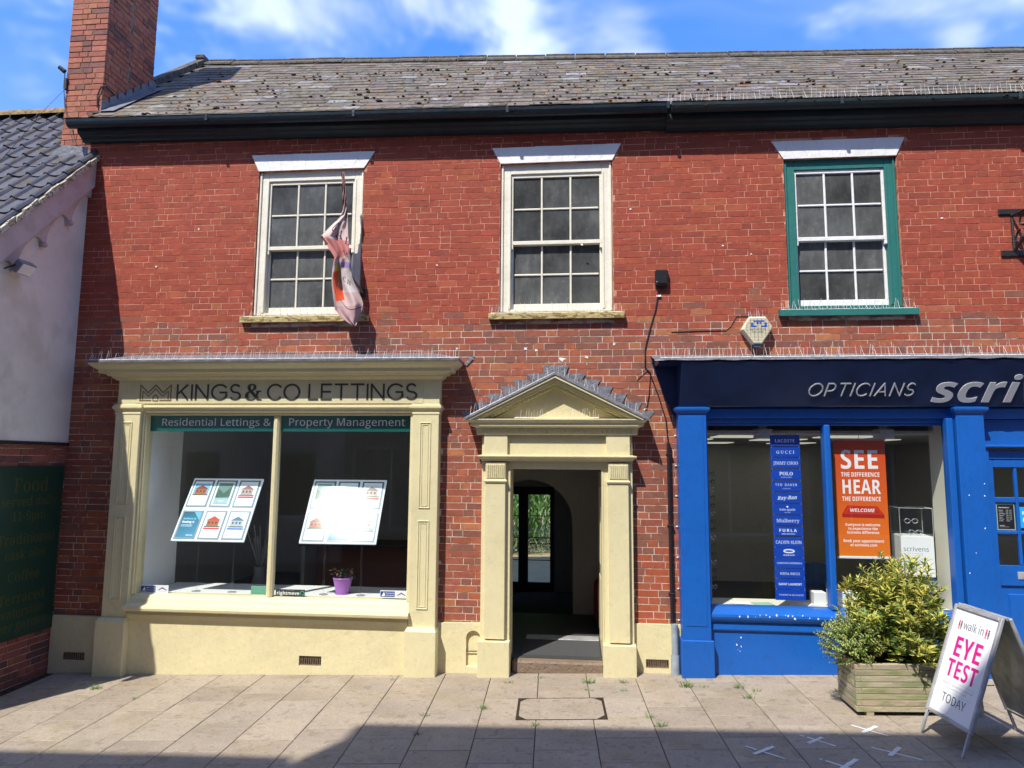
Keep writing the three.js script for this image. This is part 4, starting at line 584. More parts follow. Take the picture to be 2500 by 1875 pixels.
// ---------------------------------------------------------------- door surround
const doorway = thing('door_surround', 'cream pedimented door surround with fluted capitals and stepped lead flashing', 'doorway', [-0.24, G(-0.24), 0.1]);
{
  const P = doorway, C = MAT.cream;
  for (const [a, b, fa, fb] of [[-1.04, -0.73, -0.992, -0.777], [0.262, 0.575, 0.318, 0.528]]) {
    const p = part('pilaster', S().box(a, b, 0.45, 2.41, -0.02, 0.095, 0.004), C, P);
    part('shaft', S().box(fa, fb, 0.52, 2.36, 0.094, 0.15, 0.004), C, p);
    part('pilaster_base', S().box(a - 0.012, b + 0.012, G(a) - 0.1, 0.505, -0.02, 0.195, 0.005), C, p);
    const cp = S(); cp.mould(fa, fb, 0.15, 0.095, [[0, 2.145], [0.014, 2.15], [0.018, 2.165], [0.006, 2.178], [0, 2.18]]); const nf = 9; for (let k = 0; k < nf; k++) { const x = mix(fa + 0.012, fb - 0.012, (k + 0.5) / nf); cp.box(x - 0.0075, x + 0.0075, 2.19, 2.34, 0.149, 0.163, 0.005); } part('fluted_capital', cp, C, p);
    part('frieze_block', S().box(fa - 0.02, fb + 0.02, 2.43, 2.66, 0.094, 0.15, 0.004), C, p);
  }
  part('door_frame', S().box(-0.745, -0.727, 0.285, 2.29, -0.24, 0.10, 0.003).box(0.248, 0.266, 0.285, 2.29, -0.13, 0.10, 0.003).box(-0.745, 0.266, 2.29, 2.42, -0.24, 0.10, 0.004), C, P);
  part('architrave', S().box(-1.04, 0.575, 2.405, 2.43, -0.02, 0.15, 0.003).mould(-1.035, 0.57, 0.15, 0, [[-0.01, 2.375], [0.005, 2.38], [0.012, 2.395], [0.035, 2.405], [0.045, 2.422], [0.045, 2.432], [0.03, 2.436], [0, 2.442]]), C, P);
  part('frieze', S().box(-1.04, 0.575, 2.43, 2.68, -0.02, 0.105, 0.003), C, P);
  part('cornice', S().mould(-1.04, 0.575, 0.105, 0, [[0.045, 2.655], [0.05, 2.662], [0.055, 2.668], [0.06, 2.73], [0.09, 2.742], [0.115, 2.75], [0.12, 2.785], [0.135, 2.79], [0.15, 2.812], [0.15, 2.822], [0, 2.835]]), C, P);
  for (let k = 0; k < 34; k++) { const x = mix(-1.07, 0.605, (k + 0.5) / 34); part('dentil', S().box(x - 0.012, x + 0.012, 2.680, 2.720, 0.164, 0.174, 0.003), C, P); }
  // pediment
  const ax = -0.243, ay = 3.30, xl = -1.215, xr = 0.735, y0 = 2.812;
  const band = (o0, o1, z0, z1) => { const f = (o) => { const sl = (ay - y0) / (ax - xl), k = Math.sqrt(1 + sl * sl); return { l: [xl + o * 1.9, y0], a: [ax, ay - o * k], r: [xr - o * 1.9, y0] }; }; const p = f(o0), q = f(o1); return S().prism([p.l, p.a, p.r, q.r, q.a, q.l], z0, z1); };
  part('tympanum', S().prism([[-0.95, 2.82], [ax, 3.18], [0.47, 2.82]], 0.0, 0.108), C, P);
  const rk = part('raking_cornice', band(0, 0.034, 0.0, 0.275), C, P); part('raking_fillet', band(0.034, 0.062, 0.0, 0.25), C, rk); part('raking_bed', band(0.062, 0.085, 0.0, 0.215), C, rk); part('raking_bed', band(0.085, 0.118, 0.0, 0.158), C, rk);
  for (const s of [-1, 1]) for (let k = 0; k < 15; k++) { const t = (k + 0.8) / 16, e = s < 0 ? xl + 0.25 : xr - 0.25, x = mix(e, ax + s * 0.02, t), y = mix(y0 + 0.018, ay - 0.135, t); const d = S(new THREE.Matrix4().makeTranslation(x, y, 0).multiply(new THREE.Matrix4().makeRotationZ(-s * 0.464))); d.box(-0.011, 0.011, -0.008, 0.022, 0.157, 0.170, 0.003); part('dentil', d, C, rk); }
  // lead
  const roofY = (x) => ay - Math.abs(x - ax) * (ay - y0) / (ax - xl);
  const ld = S(); for (const s of [-1, 1]) { const e = s < 0 ? xl - 0.012 : xr + 0.012; ld.quad([e, y0 + 0.004, 0.285], [ax, ay + 0.012, 0.285], [ax, ay + 0.07, 0.004], [e - s * 0.0, y0 + 0.06, 0.004]); ld.quad([e, y0 - 0.014, 0.286], [ax, ay - 0.006, 0.286], [ax, ay + 0.012, 0.285], [e, y0 + 0.004, 0.285]); }
  const lead = part('lead_capping', ld, MAT.lead, P);
  const LS = [[-1.300, 2.921], [-1.167, 3.022], [-1.005, 3.115], [-0.855, 3.196], [-0.716, 3.266], [-0.555, 3.336]];
  LS.forEach(([x, y], i) => { const nx = i < 5 ? LS[i + 1][0] : -0.385; for (const s of [1, -1]) { const X = (q) => (s > 0 ? q : 2 * ax - q + 0.015); part('flashing_step', S().prism([[X(x), y], [X(nx + 0.03), y], [X(nx + 0.07), roofY(nx + 0.07) + 0.02], [X(x + 0.07), roofY(x + 0.07) + 0.02]], 0.0045 + i * 0.0016, 0.0065 + i * 0.0016), MAT.lead, lead); } });
  part('flashing_step', S().prism([[-0.392, 3.430], [-0.098, 3.430], [-0.14, 3.30], [-0.35, 3.30]], 0.0160, 0.0185), MAT.lead, lead);
}
solo('bird_spike_strip', spikes([[-1.17, 2.87, 0.14], [-0.25, 3.33, 0.14], [0.68, 2.87, 0.14]], 1.2, 0.11, 0.04), MAT.plastic, 'bird spikes along the lead slopes of the door pediment', 'bird spikes', [-0.24, 2.87, 0.14], 'bird spike strips');
solo('bird_spike_strip', spikes([[-0.68, 2.836, 0.17], [0.22, 2.836, 0.17]], 0.6, 0.10, 0.03), MAT.plastic, 'bird spikes inside the triangle of the door pediment', 'bird spikes', [-0.24, 2.836, 0.17], 'bird spike strips');
WIN.forEach((w, i) => solo('bird_spike_strip', spikes([[w.x0 - 0.09, w.y0 - 0.03, 0.04], [w.x1 + 0.09, w.y0 - 0.03, 0.04]], 1, 0.11, 0.027), MAT.plastic, ['bird spikes on the cream sill beneath the hanging flag', 'bird spikes on the cream sill above the pedimented door', 'bird spikes on the green window sill'][i], 'bird spikes', [(w.x0 + w.x1) / 2, w.y0 - 0.03, 0.04], 'bird spike strips'));
solo('bird_spike_strip', spikes([[1.0, yE(1.0) + 0.04, 0.24], [3.2, yE(3.2) + 0.04, 0.24], [5.5, yE(5.5) + 0.04, 0.24]], 0.7, 0.125, 0.045), MAT.plastic, 'bird spikes along the mossy length of the roof gutter', 'bird spikes', [3.2, 6.25, 0.24], 'bird spike strips');

// ---------------------------------------------------------------- blue shopfront
const blueShop = thing('shopfront', 'bright blue timber shopfront with a canted navy fascia and silver lettering', 'shopfront', [2.9, G(2.9), 0.1]);
{
  const P = blueShop, C = MAT.blue;
  for (const [x0, x1] of [[1.052, 1.338], [3.815, 4.080]]) {
    const p = part('pilaster', S().box(x0, x1, 0.55, 2.925, -0.02, 0.185, 0.004).box(x0 + 0.035, x1 - 0.035, 0.72, 2.86, 0.184, 0.190, 0.003), C, P);
    part('pilaster_base', S().box(x0 - 0.016, x1 + 0.022, G(x0) - 0.08, 0.585, -0.02, 0.212, 0.006), C, p);
    part('capital', S().mould(x0, x1, 0.185, 0.0, [[0, 2.885], [0.012, 2.90], [0.03, 2.915], [0.034, 2.93], [0.034, 2.945], [0.02, 2.95], [0, 2.955]]), C, p);
  }
  part('fascia', S().prism([[0.0, 2.945], [0.170, 2.955], [0.185, 2.965], [0.405, 3.40], [0.395, 3.412], [0.0, 3.43]], 1.066, 8.2, 'x'), MAT.navy, P);
  part('end_bracket', S().prism([[0.80, 3.455], [1.065, 3.44], [1.065, 2.90], [1.035, 2.86], [1.0, 2.92], [0.94, 3.06], [0.86, 3.28]], 0.008, 0.03).prism([[0.82, 3.43], [1.066, 3.43], [1.066, 3.40], [0.84, 3.40]], 0.03, 0.36), MAT.navy, P);
  part('soffit_board', S().box(1.338, 8.2, 2.84, 2.944, -0.06, 0.11, 0.004).box(1.338, 3.815, 2.797, 2.84, -0.06, 0.07, 0.006), C, P);
  const ld = S(); const N = 46; for (let k = 0; k < N; k++) { const a = mix(0.79, 8.2, k / N), b = mix(0.79, 8.2, (k + 1) / N), w = (q) => 0.006 * Math.sin(q * 23) + 0.004 * Math.sin(q * 61); ld.quad([a, 3.418 + w(a), 0.418], [b, 3.418 + w(b), 0.418], [b, 3.434 + w(b), 0.415], [a, 3.434 + w(a), 0.415]); ld.quad([a, 3.434 + w(a), 0.415], [b, 3.434 + w(b), 0.415], [b, 3.53, 0.004], [a, 3.53, 0.004]); }
  part('lead_capping', ld, MAT.lead, P);
  const fr = S(); fr.box(1.338, 1.366, 0.89, 2.797, -0.06, 0.08, 0.005); fr.box(3.785, 3.815, 0.89, 2.797, -0.06, 0.08, 0.005); fr.box(3.735, 3.80, 0.89, 2.84, 0.07, 0.155, 0.006); fr.box(1.366, 3.785, 2.770, 2.797, -0.05, 0.05, 0.004); fr.box(1.338, 3.815, 0.884, 0.892, -0.05, 0.05, 0.002); fr.box(2.555, 2.618, 0.888, 2.774, -0.04, 0.09, 0.012);
  const win = part('display_window', fr, C, P);
  for (const [a, b] of [[1.366, 2.555], [2.618, 3.785]]) part('pane', S().quad([a, 0.885, 0.0], [b, 0.885, 0.0], [b, 2.797, 0.0], [a, 2.797, 0.0]), MAT.glass, win);
  part('sill', S().prism([[-0.06, 0.77], [0.10, 0.74], [0.13, 0.765], [0.155, 0.79], [0.165, 0.815], [0.16, 0.84], [0.13, 0.862], [0.10, 0.875], [0.05, 0.893], [-0.06, 0.90]], 1.34, 3.815, 'x').prism([[0.0, 0.68], [0.118, 0.672], [0.125, 0.685], [0.118, 0.75], [0.0, 0.76]], 1.341, 3.812, 'x'), C, win);
  part('stallriser', S().box(1.338, 3.815, 0.05, 0.705, -0.05, 0.10, 0.004), C, P);
  const ch = S(); for (let k = 0; k < 26; k++) { const [x, y, z] = rnd() < 0.5 ? [rr(1.6, 2.4), rr(0.815, 0.85), 0.164] : rnd() < 0.5 ? [rr(1.6, 1.66), rr(0.45, 0.62), 0.1035] : [rr(3.82, 4.07), rr(1.0, 2.2), 0.1905]; const r = rr(0.004, 0.011), pts = []; for (let i = 0; i < 7; i++) { const a = (i / 7) * 6.28, q = r * rr(0.5, 1.3); pts.push([x + q * Math.cos(a) * 0.8, y + q * Math.sin(a) * 1.2]); } ch.prism(pts, z - 0.003, z + 0.0012); }
  part('paint_chip', ch, MAT.white, P, 'stuff');
  // lettering on the canted fascia
  const tilt = Math.atan2(0.405 - 0.185, 3.40 - 2.965), m = new THREE.Matrix4().makeTranslation(0, 2.965, 0.1865).multiply(new THREE.Matrix4().makeRotationX(tilt));
  const L = S(m); strokes(L, 'OPTICIANS', 2.345, 3.38, 0.105, 0.250, 0, 0.0115, 0.005, 0.22, 0.34); const L2 = S(m); L2.geo(text('scrivens', 'sans_bold', 3.565, 5.42, 0.035, 0.335, 0, 0.006, 0.22));
  part('lettering', L, MAT.letterSilver, P); part('lettering', L2, MAT.letterSilver, P);
  // door
  const fx0 = 4.19, fx1 = 5.12; part('door_head', S().box(4.08, 5.6, 2.56, 2.84, -0.06, 0.03, 0.005).box(4.08, 5.6, 2.545, 2.575, 0.0, 0.06, 0.01).box(4.08, 5.6, 2.43, 2.52, -0.08, -0.01, 0.005), C, P);
  part('door_post', S().box(4.08, 4.19, 0.2, 2.56, -0.06, 0.03, 0.004), C, P); part('door_post', S().box(5.12, 5.6, 0.2, 2.56, -0.06, 0.03, 0.004), C, P); part('side_panel', S().box(5.6, 8.2, 0.15, 2.84, -0.02, 0.10, 0.004), C, P);
  const dl = S(), z1 = -0.02, z0 = -0.065, cols = [[4.25, 4.45], [4.482, 4.682], [4.714, 4.914]], rows = [[1.36, 1.668], [1.705, 1.985], [2.042, 2.345]];
  dl.box(fx0, 4.25, 0.3, 2.43, z0, z1, 0.004); dl.box(4.914, fx1, 0.3, 2.43, z0, z1, 0.004); dl.box(4.25, 4.914, 2.345, 2.43, z0, z1, 0.004); dl.box(4.25, 4.914, 1.16, 1.36, z0, z1, 0.004); dl.box(4.25, 4.914, 0.3, 1.16, z0, z1 - 0.02, 0.004); dl.box(4.32, 4.85, 0.45, 1.08, z0, z1 - 0.006, 0.01);
  dl.box(4.45, 4.482, 1.36, 2.345, z0, z1 - 0.004, 0.008); dl.box(4.682, 4.714, 1.36, 2.345, z0, z1 - 0.004, 0.008); for (const [a, b] of cols) { dl.box(a, b, 1.668, 1.705, z0, z1 - 0.005, 0.008); dl.box(a, b, 1.985, 2.042, z0, z1 - 0.005, 0.008); }
  const door = part('door', dl, C, P); for (const [a, b] of cols) for (const [c, d] of rows) part('pane', S().quad([a, c, -0.045], [b, c, -0.045], [b, d, -0.045], [a, d, -0.045]), MAT.glass, door);
  part('letter_plate', S().box(4.41, 4.70, 1.225, 1.30, z1 - 0.002, z1 + 0.008, 0.003), MAT.alu, door);
  const hours = canvasMat('opening hours card', 256, 360, (g, w, h) => { g.fillStyle = '#8ea39f'; g.fillRect(0, 0, w, h); g.fillStyle = '#101315'; g.fillRect(14, 12, w - 28, h - 26); g.fillStyle = '#dfe6e6'; g.font = 'bold 21px sans-serif'; g.fillText('Opening hours', 34, 58); g.font = '17px sans-serif'; const d = ['Monday', 'Tuesday', 'Wednesday', 'Thursday', 'Friday', 'Saturday', 'Sunday']; d.forEach((q, i) => { g.fillText(q, 34, 94 + i * 24); g.fillText(i < 5 ? '9.00 - 5.30' : i < 6 ? '9.00 - 5.00' : 'Closed', 132, 94 + i * 24); }); g.font = 'bold 18px sans-serif'; g.fillText('scrivens', 34, 304); g.fillRect(34, 314, 130, 2); });
  part('notice', face(S(), [4.262, 1.71, -0.041], [4.44, 1.71, -0.041], [4.44, 1.975, -0.041], [4.262, 1.975, -0.041]), hours, door).userData.label = 'black opening hours card in the door glass';
  const pay = canvasMat('light blue sticker', 256, 256, (g, w, h) => { g.fillStyle = '#1aa3e8'; g.fillRect(0, 0, w, h); g.fillStyle = '#fff'; g.font = 'bold 52px sans-serif'; g.fillText('Eye', 30, 90); g.beginPath(); g.arc(70, 160, 34, 0, 7); g.fill(); });
  part('notice', face(S(), [4.487, 1.735, -0.041], [4.667, 1.735, -0.041], [4.667, 1.945, -0.041], [4.487, 1.945, -0.041]), pay, door).userData.label = 'light blue square sticker in the door glass';
}
solo('bird_spike_strip', spikes([[0.86, 3.445, 0.385], [2.4, 3.447, 0.385], [4.0, 3.447, 0.385], [5.5, 3.447, 0.385]], 1, 0.12, 0.04), MAT.plastic, 'long row of bird spikes on the lead above the navy fascia', 'bird spikes', [3.0, 3.445, 0.385], 'bird spike strips');
// inside the blue shop
{
  solo('suspended_ceiling', S().box(0.81, 5.34, 2.70, 2.73, -4.69, -0.30, 0), MAT.ceil, 'pale tiled ceiling inside the blue shop', 'ceiling', [3, 2.70, -2.5]);
  solo('window_reveal', S().box(3.83, 3.87, 0.5, 2.85, -0.42, -0.065, 0.004), MAT.inCream, 'cream side wall inside the blue shop window', 'wall lining', [3.85, 0.5, -0.25]);
  solo('display_shelf', S().box(1.34, 3.82, 0.84, 0.882, -0.5, -0.065, 0.004), MAT.inCream, 'pale shelf along the foot of the blue shop window', 'shelf', [2.6, 0.84, -0.3]);
  const lampM = M('lit ceiling panel', [0.7, 0.7, 0.62], { emissive: new THREE.Color(0.30, 0.29, 0.24), emissiveIntensity: 1 });
  for (const [x, z, w] of [[1.95, -1.15, 0.55], [3.25, -1.15, 0.62], [1.55, -2.3, 0.55], [2.75, -2.3, 0.62], [3.95, -2.3, 0.6], [2.15, -3.9, 0.6], [3.4, -3.9, 0.6]]) {
    const t = thing('ceiling_light', 'square fluorescent panel in the ceiling of the blue shop', 'ceiling light', [x, 2.69, z], 'ceiling panels in the blue shop');
    part('diffuser', S().box(x - w / 2, x + w / 2, 2.688, 2.699, z - 0.3, z + 0.3, 0.002), lampM, t);
    const l = new THREE.RectAreaLight(new THREE.Color(1, 0.97, 0.86), 0.35, w, 0.6); l.position.set(x, 2.685, z); l.lookAt(x, 0, z); scene.add(l);
  }
  for (const x of [2.06, 3.345]) {
    const t = thing('pendant_light', 'white drum ceiling spotlight just inside the blue shop window', 'lamp', [x, 2.62, -0.38], 'drum spotlights in the blue shop window');
    part('drum', S().geo(new THREE.LatheGeometry([[0.0, 0.09], [0.02, 0.11], [0.098, 0.105], [0.105, 0.09], [0.105, 0.0], [0.097, 0.0], [0.09, 0.03], [0.0, 0.035]].map((q) => new THREE.Vector2(...q)), 28), new THREE.Matrix4().makeTranslation(x, 2.645, -0.38)), MAT.inWhite, t); part('stem', S().rod([x, 2.74, -0.38], [x, 2.80, -0.38], 0.05, 0.05, 12), MAT.alu, t);
  }
  // column of hanging name plaques
  const tops = [2.672, 2.541, 2.427, 2.309, 2.188, 2.064, 1.944, 1.823, 1.710, 1.601, 1.489, 1.387, 1.275, 1.172, 1.063];
  const write = (g, s, f, y, mw = 460, sp = 0) => { g.font = f; g.textAlign = 'center'; if (sp) g.letterSpacing = sp + 'px'; g.fillText(s, 256, y, mw); g.letterSpacing = '0px'; };
  const draws = [
    (g) => write(g, 'LACOSTE', 'bold 74px sans-serif', 118, 400, 6), (g) => write(g, 'G U C C I', '78px serif', 118, 420), (g) => write(g, 'JIMMY CHOO', '76px serif', 116, 430), (g) => { write(g, 'POLO', 'bold 84px serif', 104); write(g, 'RALPH LAUREN', '24px serif', 148); },
    (g) => { write(g, 'TED BAKER', '58px sans-serif', 88, 420, 12); write(g, 'LONDON', '24px sans-serif', 140, 200, 8); }, (g) => { g.save(); g.transform(1, -0.06, -0.25, 1, 30, 12); write(g, 'Ray-Ban', 'bold 88px serif', 122, 340); g.restore(); }, (g) => { g.save(); g.translate(256, 44); g.rotate(0.785); g.fillRect(-15, -15, 30, 30); g.restore(); write(g, 'kate spade', '54px serif', 112); write(g, 'NEW YORK', '20px sans-serif', 152); }, (g) => write(g, 'Mulberry', '88px serif', 122, 400),
    (g) => { write(g, 'FURLA', 'bold 82px sans-serif', 102, 400, 14); write(g, 'SINCE 1927 ITALY', 'bold 28px sans-serif', 152); }, (g) => write(g, 'CALVIN KLEIN', '78px sans-serif', 116, 450), (g) => { g.lineWidth = 24; g.beginPath(); g.ellipse(256, 58, 86, 30, 0, 0, 7); g.stroke(); write(g, 'OAKLEY', 'bold 44px sans-serif', 154, 260, 6); }, (g) => write(g, 'CAROLINA HERRERA', '44px serif', 104, 430), (g) => write(g, 'NINA RICCI', '62px serif', 112, 380), (g) => write(g, 'SAINT LAURENT', 'bold 56px sans-serif', 112, 400), (g) => { write(g, 'TOMMY', '42px sans-serif', 104); g.textAlign = 'left'; g.clearRect(0, 0, 0, 0); },
  ];
  const ord = ['top', 'second', 'third', 'fourth', 'fifth', 'sixth', 'seventh', 'eighth', 'ninth', 'tenth', 'eleventh', 'twelfth', 'thirteenth', 'fourteenth', 'bottom'];
  const note = ['plain bold capitals', 'widely spaced thin capitals', 'narrow capitals', 'a short bold word over tiny capitals', 'thin capitals in two lines', 'slanted script', 'a small diamond over lower case', 'a large serif word', 'bold spaced capitals over a line', 'two words of thin capitals', 'an oval ring over a word', 'small serif capitals', 'thin serif capitals', 'heavy tight capitals', 'small spaced capitals and a tiny flag'];
  tops.forEach((y, i) => {
    const y1 = (tops[i + 1] ?? y - 0.112) + (i < 9 ? 0.010 : 0.004), x0 = 2.045, x1 = 2.352, z = -0.06;
    const mt = canvasMat('plaque', 512, 180, (g, w, h) => { g.fillStyle = '#1546b4'; g.fillRect(0, 0, w, h); g.fillStyle = g.strokeStyle = '#e8eefc'; if (i === 14) { g.textAlign = 'center'; g.font = '40px sans-serif'; g.letterSpacing = '6px'; g.fillText('TOMMY', 142, 104, 190); g.fillText('HILFIGER', 372, 104, 220); g.fillStyle = '#1b2a55'; g.fillRect(240, 78, 36, 26); g.fillStyle = '#fff'; g.fillRect(240, 84, 18, 14); g.fillStyle = '#c8102e'; g.fillRect(258, 84, 18, 14); } else draws[i](g); }, { roughness: 0.35 });
    const t = thing('name_plaque', ord[i] + ' blue plaque of the hanging column, with ' + note[i], 'plaque', [(x0 + x1) / 2, y1, z], 'blue plaques hanging in the shop window');
    part('panel', S().box(x0, x1, y1, y, z - 0.006, z, 0.001), M('blue acrylic', [0.008, 0.065, 0.45], { roughness: 0.3 }), t); part('print', face(S(), [x0 + 0.002, y1 + 0.002, z + 0.001], [x1 - 0.002, y1 + 0.002, z + 0.001], [x1 - 0.002, y - 0.002, z + 0.001], [x0 + 0.002, y - 0.002, z + 0.001]), mt, t);
    const lk = S(); for (const x of [x0 + 0.012, x1 - 0.012]) lk.rod([x, y - 0.004, z + 0.003], [x, y + 0.014, z + 0.003], 0.0025, 0.0025, 5); part('link', lk, MAT.steel, t);
  });
  // orange banner
  const ban = thing('banner', 'orange hanging banner with large white words and a red doormat picture', 'banner', [2.98, 1.40, -0.12]);
  const bm = canvasMat('banner print', 768, 1768, (g, w, h) => {
    const q = g.createLinearGradient(0, 0, w * 0.3, h); q.addColorStop(0, '#cf4420'); q.addColorStop(1, '#ea7a1c'); g.fillStyle = q; g.fillRect(0, 0, w, h); g.fillStyle = '#f3f0f4'; g.textAlign = 'center';
    const put = (s, f, x, y, sx) => { g.save(); g.font = f; g.translate(x, y); const k = sx / g.measureText(s).width; g.scale(k, 1); g.fillText(s, 0, 0); g.restore(); };
    put('SEE', 'bold 400px sans-serif', 380, 440, 590); put('THE DIFFERENCE', 'bold 92px sans-serif', 384, 560, 580); put('HEAR', 'bold 300px sans-serif', 384, 820, 590); put('THE DIFFERENCE', 'bold 92px sans-serif', 384, 930, 580);
    g.fillStyle = '#a92314'; g.beginPath(); g.moveTo(170, 1000); g.lineTo(610, 1010); g.lineTo(710, 1140); g.lineTo(710, 1190); g.lineTo(86, 1180); g.lineTo(86, 1130); g.fill(); g.fillStyle = '#d1331c'; g.beginPath(); g.moveTo(182, 1010); g.lineTo(600, 1018); g.lineTo(690, 1132); g.lineTo(100, 1126); g.fill(); g.fillStyle = '#ba2816'; g.beginPath(); g.moveTo(215, 1024); g.lineTo(574, 1030); g.lineTo(640, 1112); g.lineTo(160, 1108); g.fill();
    g.fillStyle = '#f3f0f4'; g.save(); g.transform(1, 0, -0.15, 1, 165, 0); put('WELCOME', 'bold 72px sans-serif', 384, 1096, 370); g.restore();
    put('Everyone is welcome', 'bold 58px sans-serif', 384, 1308, 520); put('to experience the', 'bold 58px sans-serif', 384, 1366, 440); put('Scrivens difference', 'bold 58px sans-serif', 384, 1424, 480); put('Book your appointment', 'bold 60px sans-serif', 384, 1552, 600); put('at scrivens.com', 'bold 58px sans-serif', 384, 1612, 400);
  }, { roughness: 0.5 });
  part('sheet', S().box(2.715, 3.238, 1.405, 2.622, -0.125, -0.121, 0), M('banner back', [0.6, 0.25, 0.1]), ban); part('print', face(S(), [2.715, 1.405, -0.1195], [3.238, 1.405, -0.1195], [3.238, 2.622, -0.1195], [2.715, 2.622, -0.1195]), bm, ban);
  part('top_rail', S().rod([2.705, 2.628, -0.123], [3.248, 2.628, -0.123], 0.009, 0.009, 8), MAT.alu, ban); part('bottom_rail', S().box(2.71, 3.243, 1.385, 1.41, -0.130, -0.112, 0.004), MAT.inWhite, ban); part('cord', S().lines([[2.98, 2.63, -0.123], [2.98, 2.70, -0.123]], 0.003), MAT.steel, ban);
  // white plinth with acrylic case
  const cu = thing('display_plinth', 'white printed display plinth with a clear acrylic case on top', 'display stand', [3.62, 0.882, -0.45]);
  const cm = canvasMat('plinth print', 512, 700, (g, w, h) => { g.fillStyle = '#eef1f3'; g.fillRect(0, 0, w, h); g.fillStyle = '#6a6f78'; g.font = '112px sans-serif'; g.fillText('scrivens', 26, 260, 462); g.font = '22px sans-serif'; g.fillStyle = '#a2a7ad'; g.fillText('OPTICIANS  &  HEARING CARE', 40, 306, 430); g.fillText('Established 1938', 170, 340, 190); });
  const ca = Math.atan2(0.12, 0.5); const mm = new THREE.Matrix4().makeTranslation(3.60, 0, -0.42).multiply(new THREE.Matrix4().makeRotationY(-0.12));
  part('body', S(mm).box(-0.16, 0.16, 1.19, 1.61, -0.16, 0.15, 0.003).box(-0.15, 0.15, 0.882, 1.19, -0.15, 0.12, 0.003), MAT.inWhite, cu); part('print', face(S(mm), [-0.157, 1.193, 0.1515], [0.157, 1.193, 0.1515], [0.157, 1.607, 0.1515], [-0.157, 1.607, 0.1515]), cm, cu); part('base_band', S(mm).box(-0.165, 0.165, 0.882, 1.17, -0.16, 0.155, 0.003), M('navy card', [0.02, 0.05, 0.16]), cu);
  const cs = S(mm); const cb = [[-0.16, -0.16], [0.16, -0.16], [0.16, 0.15], [-0.16, 0.15]]; cb.forEach((p, i) => { const q = cb[(i + 1) % 4]; cs.quad([p[0], 1.612, p[1]], [q[0], 1.612, q[1]], [q[0], 1.905, q[1]], [p[0], 1.905, p[1]]); }); cs.quad([-0.16, 1.905, -0.16], [0.16, 1.905, -0.16], [0.16, 1.905, 0.15], [-0.16, 1.905, 0.15]); part('case', cs, MAT.acrylic, cu);
  const ed = S(mm); cb.forEach((p, i) => { const q = cb[(i + 1) % 4]; ed.rod([p[0], 1.612, p[1]], [p[0], 1.905, p[1]], 0.0025, 0.0025, 4); ed.rod([p[0], 1.905, p[1]], [q[0], 1.905, q[1]], 0.0025, 0.0025, 4); }); part('case_edge', ed, M('frosted edge', [0.6, 0.63, 0.65], { roughness: 0.3 }), cu);
  const sp = S(mm); const glassesAt = (s, x, y, z, w) => { for (const e of [-1, 1]) for (let k = 0; k < 10; k++) { const a = (k / 10) * 6.283, b = ((k + 1) / 10) * 6.283, r = w * 0.21; s.rod([x + e * w * 0.27 + r * Math.cos(a), y + r * 0.8 * Math.sin(a), z], [x + e * w * 0.27 + r * Math.cos(b), y + r * 0.8 * Math.sin(b), z], w * 0.02, w * 0.02, 4, false); } s.rod([x - w * 0.07, y + 0.004, z], [x + w * 0.07, y + 0.004, z], w * 0.02); for (const e of [-1, 1]) s.rod([x + e * w * 0.48, y + 0.006, z], [x + e * w * 0.46, y, z - w * 0.8], w * 0.018); };
  glassesAt(sp, 0, 1.76, 0.0, 0.14); glassesAt(sp, 0.02, 1.645, 0.04, 0.13); part('spectacles', sp, MAT.steel, cu); part('case_shelf', S(mm).box(-0.09, 0.09, 1.732, 1.737, -0.1, 0.05, 0.001), MAT.acrylic, cu);
  // spectacle rack, boxes, chair, leaflets
  const rk = thing('spectacle_rack', 'grey upright rack of spectacles at the side of the blue shop window', 'display rack', [1.46, 0.882, -0.4]); part('upright', S().box(1.40, 1.44, 0.882, 2.45, -0.52, -0.28, 0.004), M('grey rack', [0.25, 0.25, 0.26]), rk); for (let k = 0; k < 15; k++) { const s = S(new THREE.Matrix4().makeTranslation(1.47, 1.02 + k * 0.088, -0.36).multiply(new THREE.Matrix4().makeRotationY(0.7))); glassesAt(s, 0, 0, 0, 0.13); part('spectacles', s, k % 3 ? MAT.blackPlastic : MAT.steel, rk); }
  solo('storage_box', S().box(2.47, 2.60, 0.882, 1.02, -0.32, -0.18, 0.004), MAT.inWhite, 'narrow white open box on the shelf beside the blue mullion', 'box', [2.53, 0.882, -0.25]); solo('storage_box', S().box(2.66, 2.92, 0.882, 1.03, -0.36, -0.18, 0.004), MAT.inWhite, 'wide white box on the shelf behind the variegated shrub', 'box', [2.79, 0.882, -0.25]);
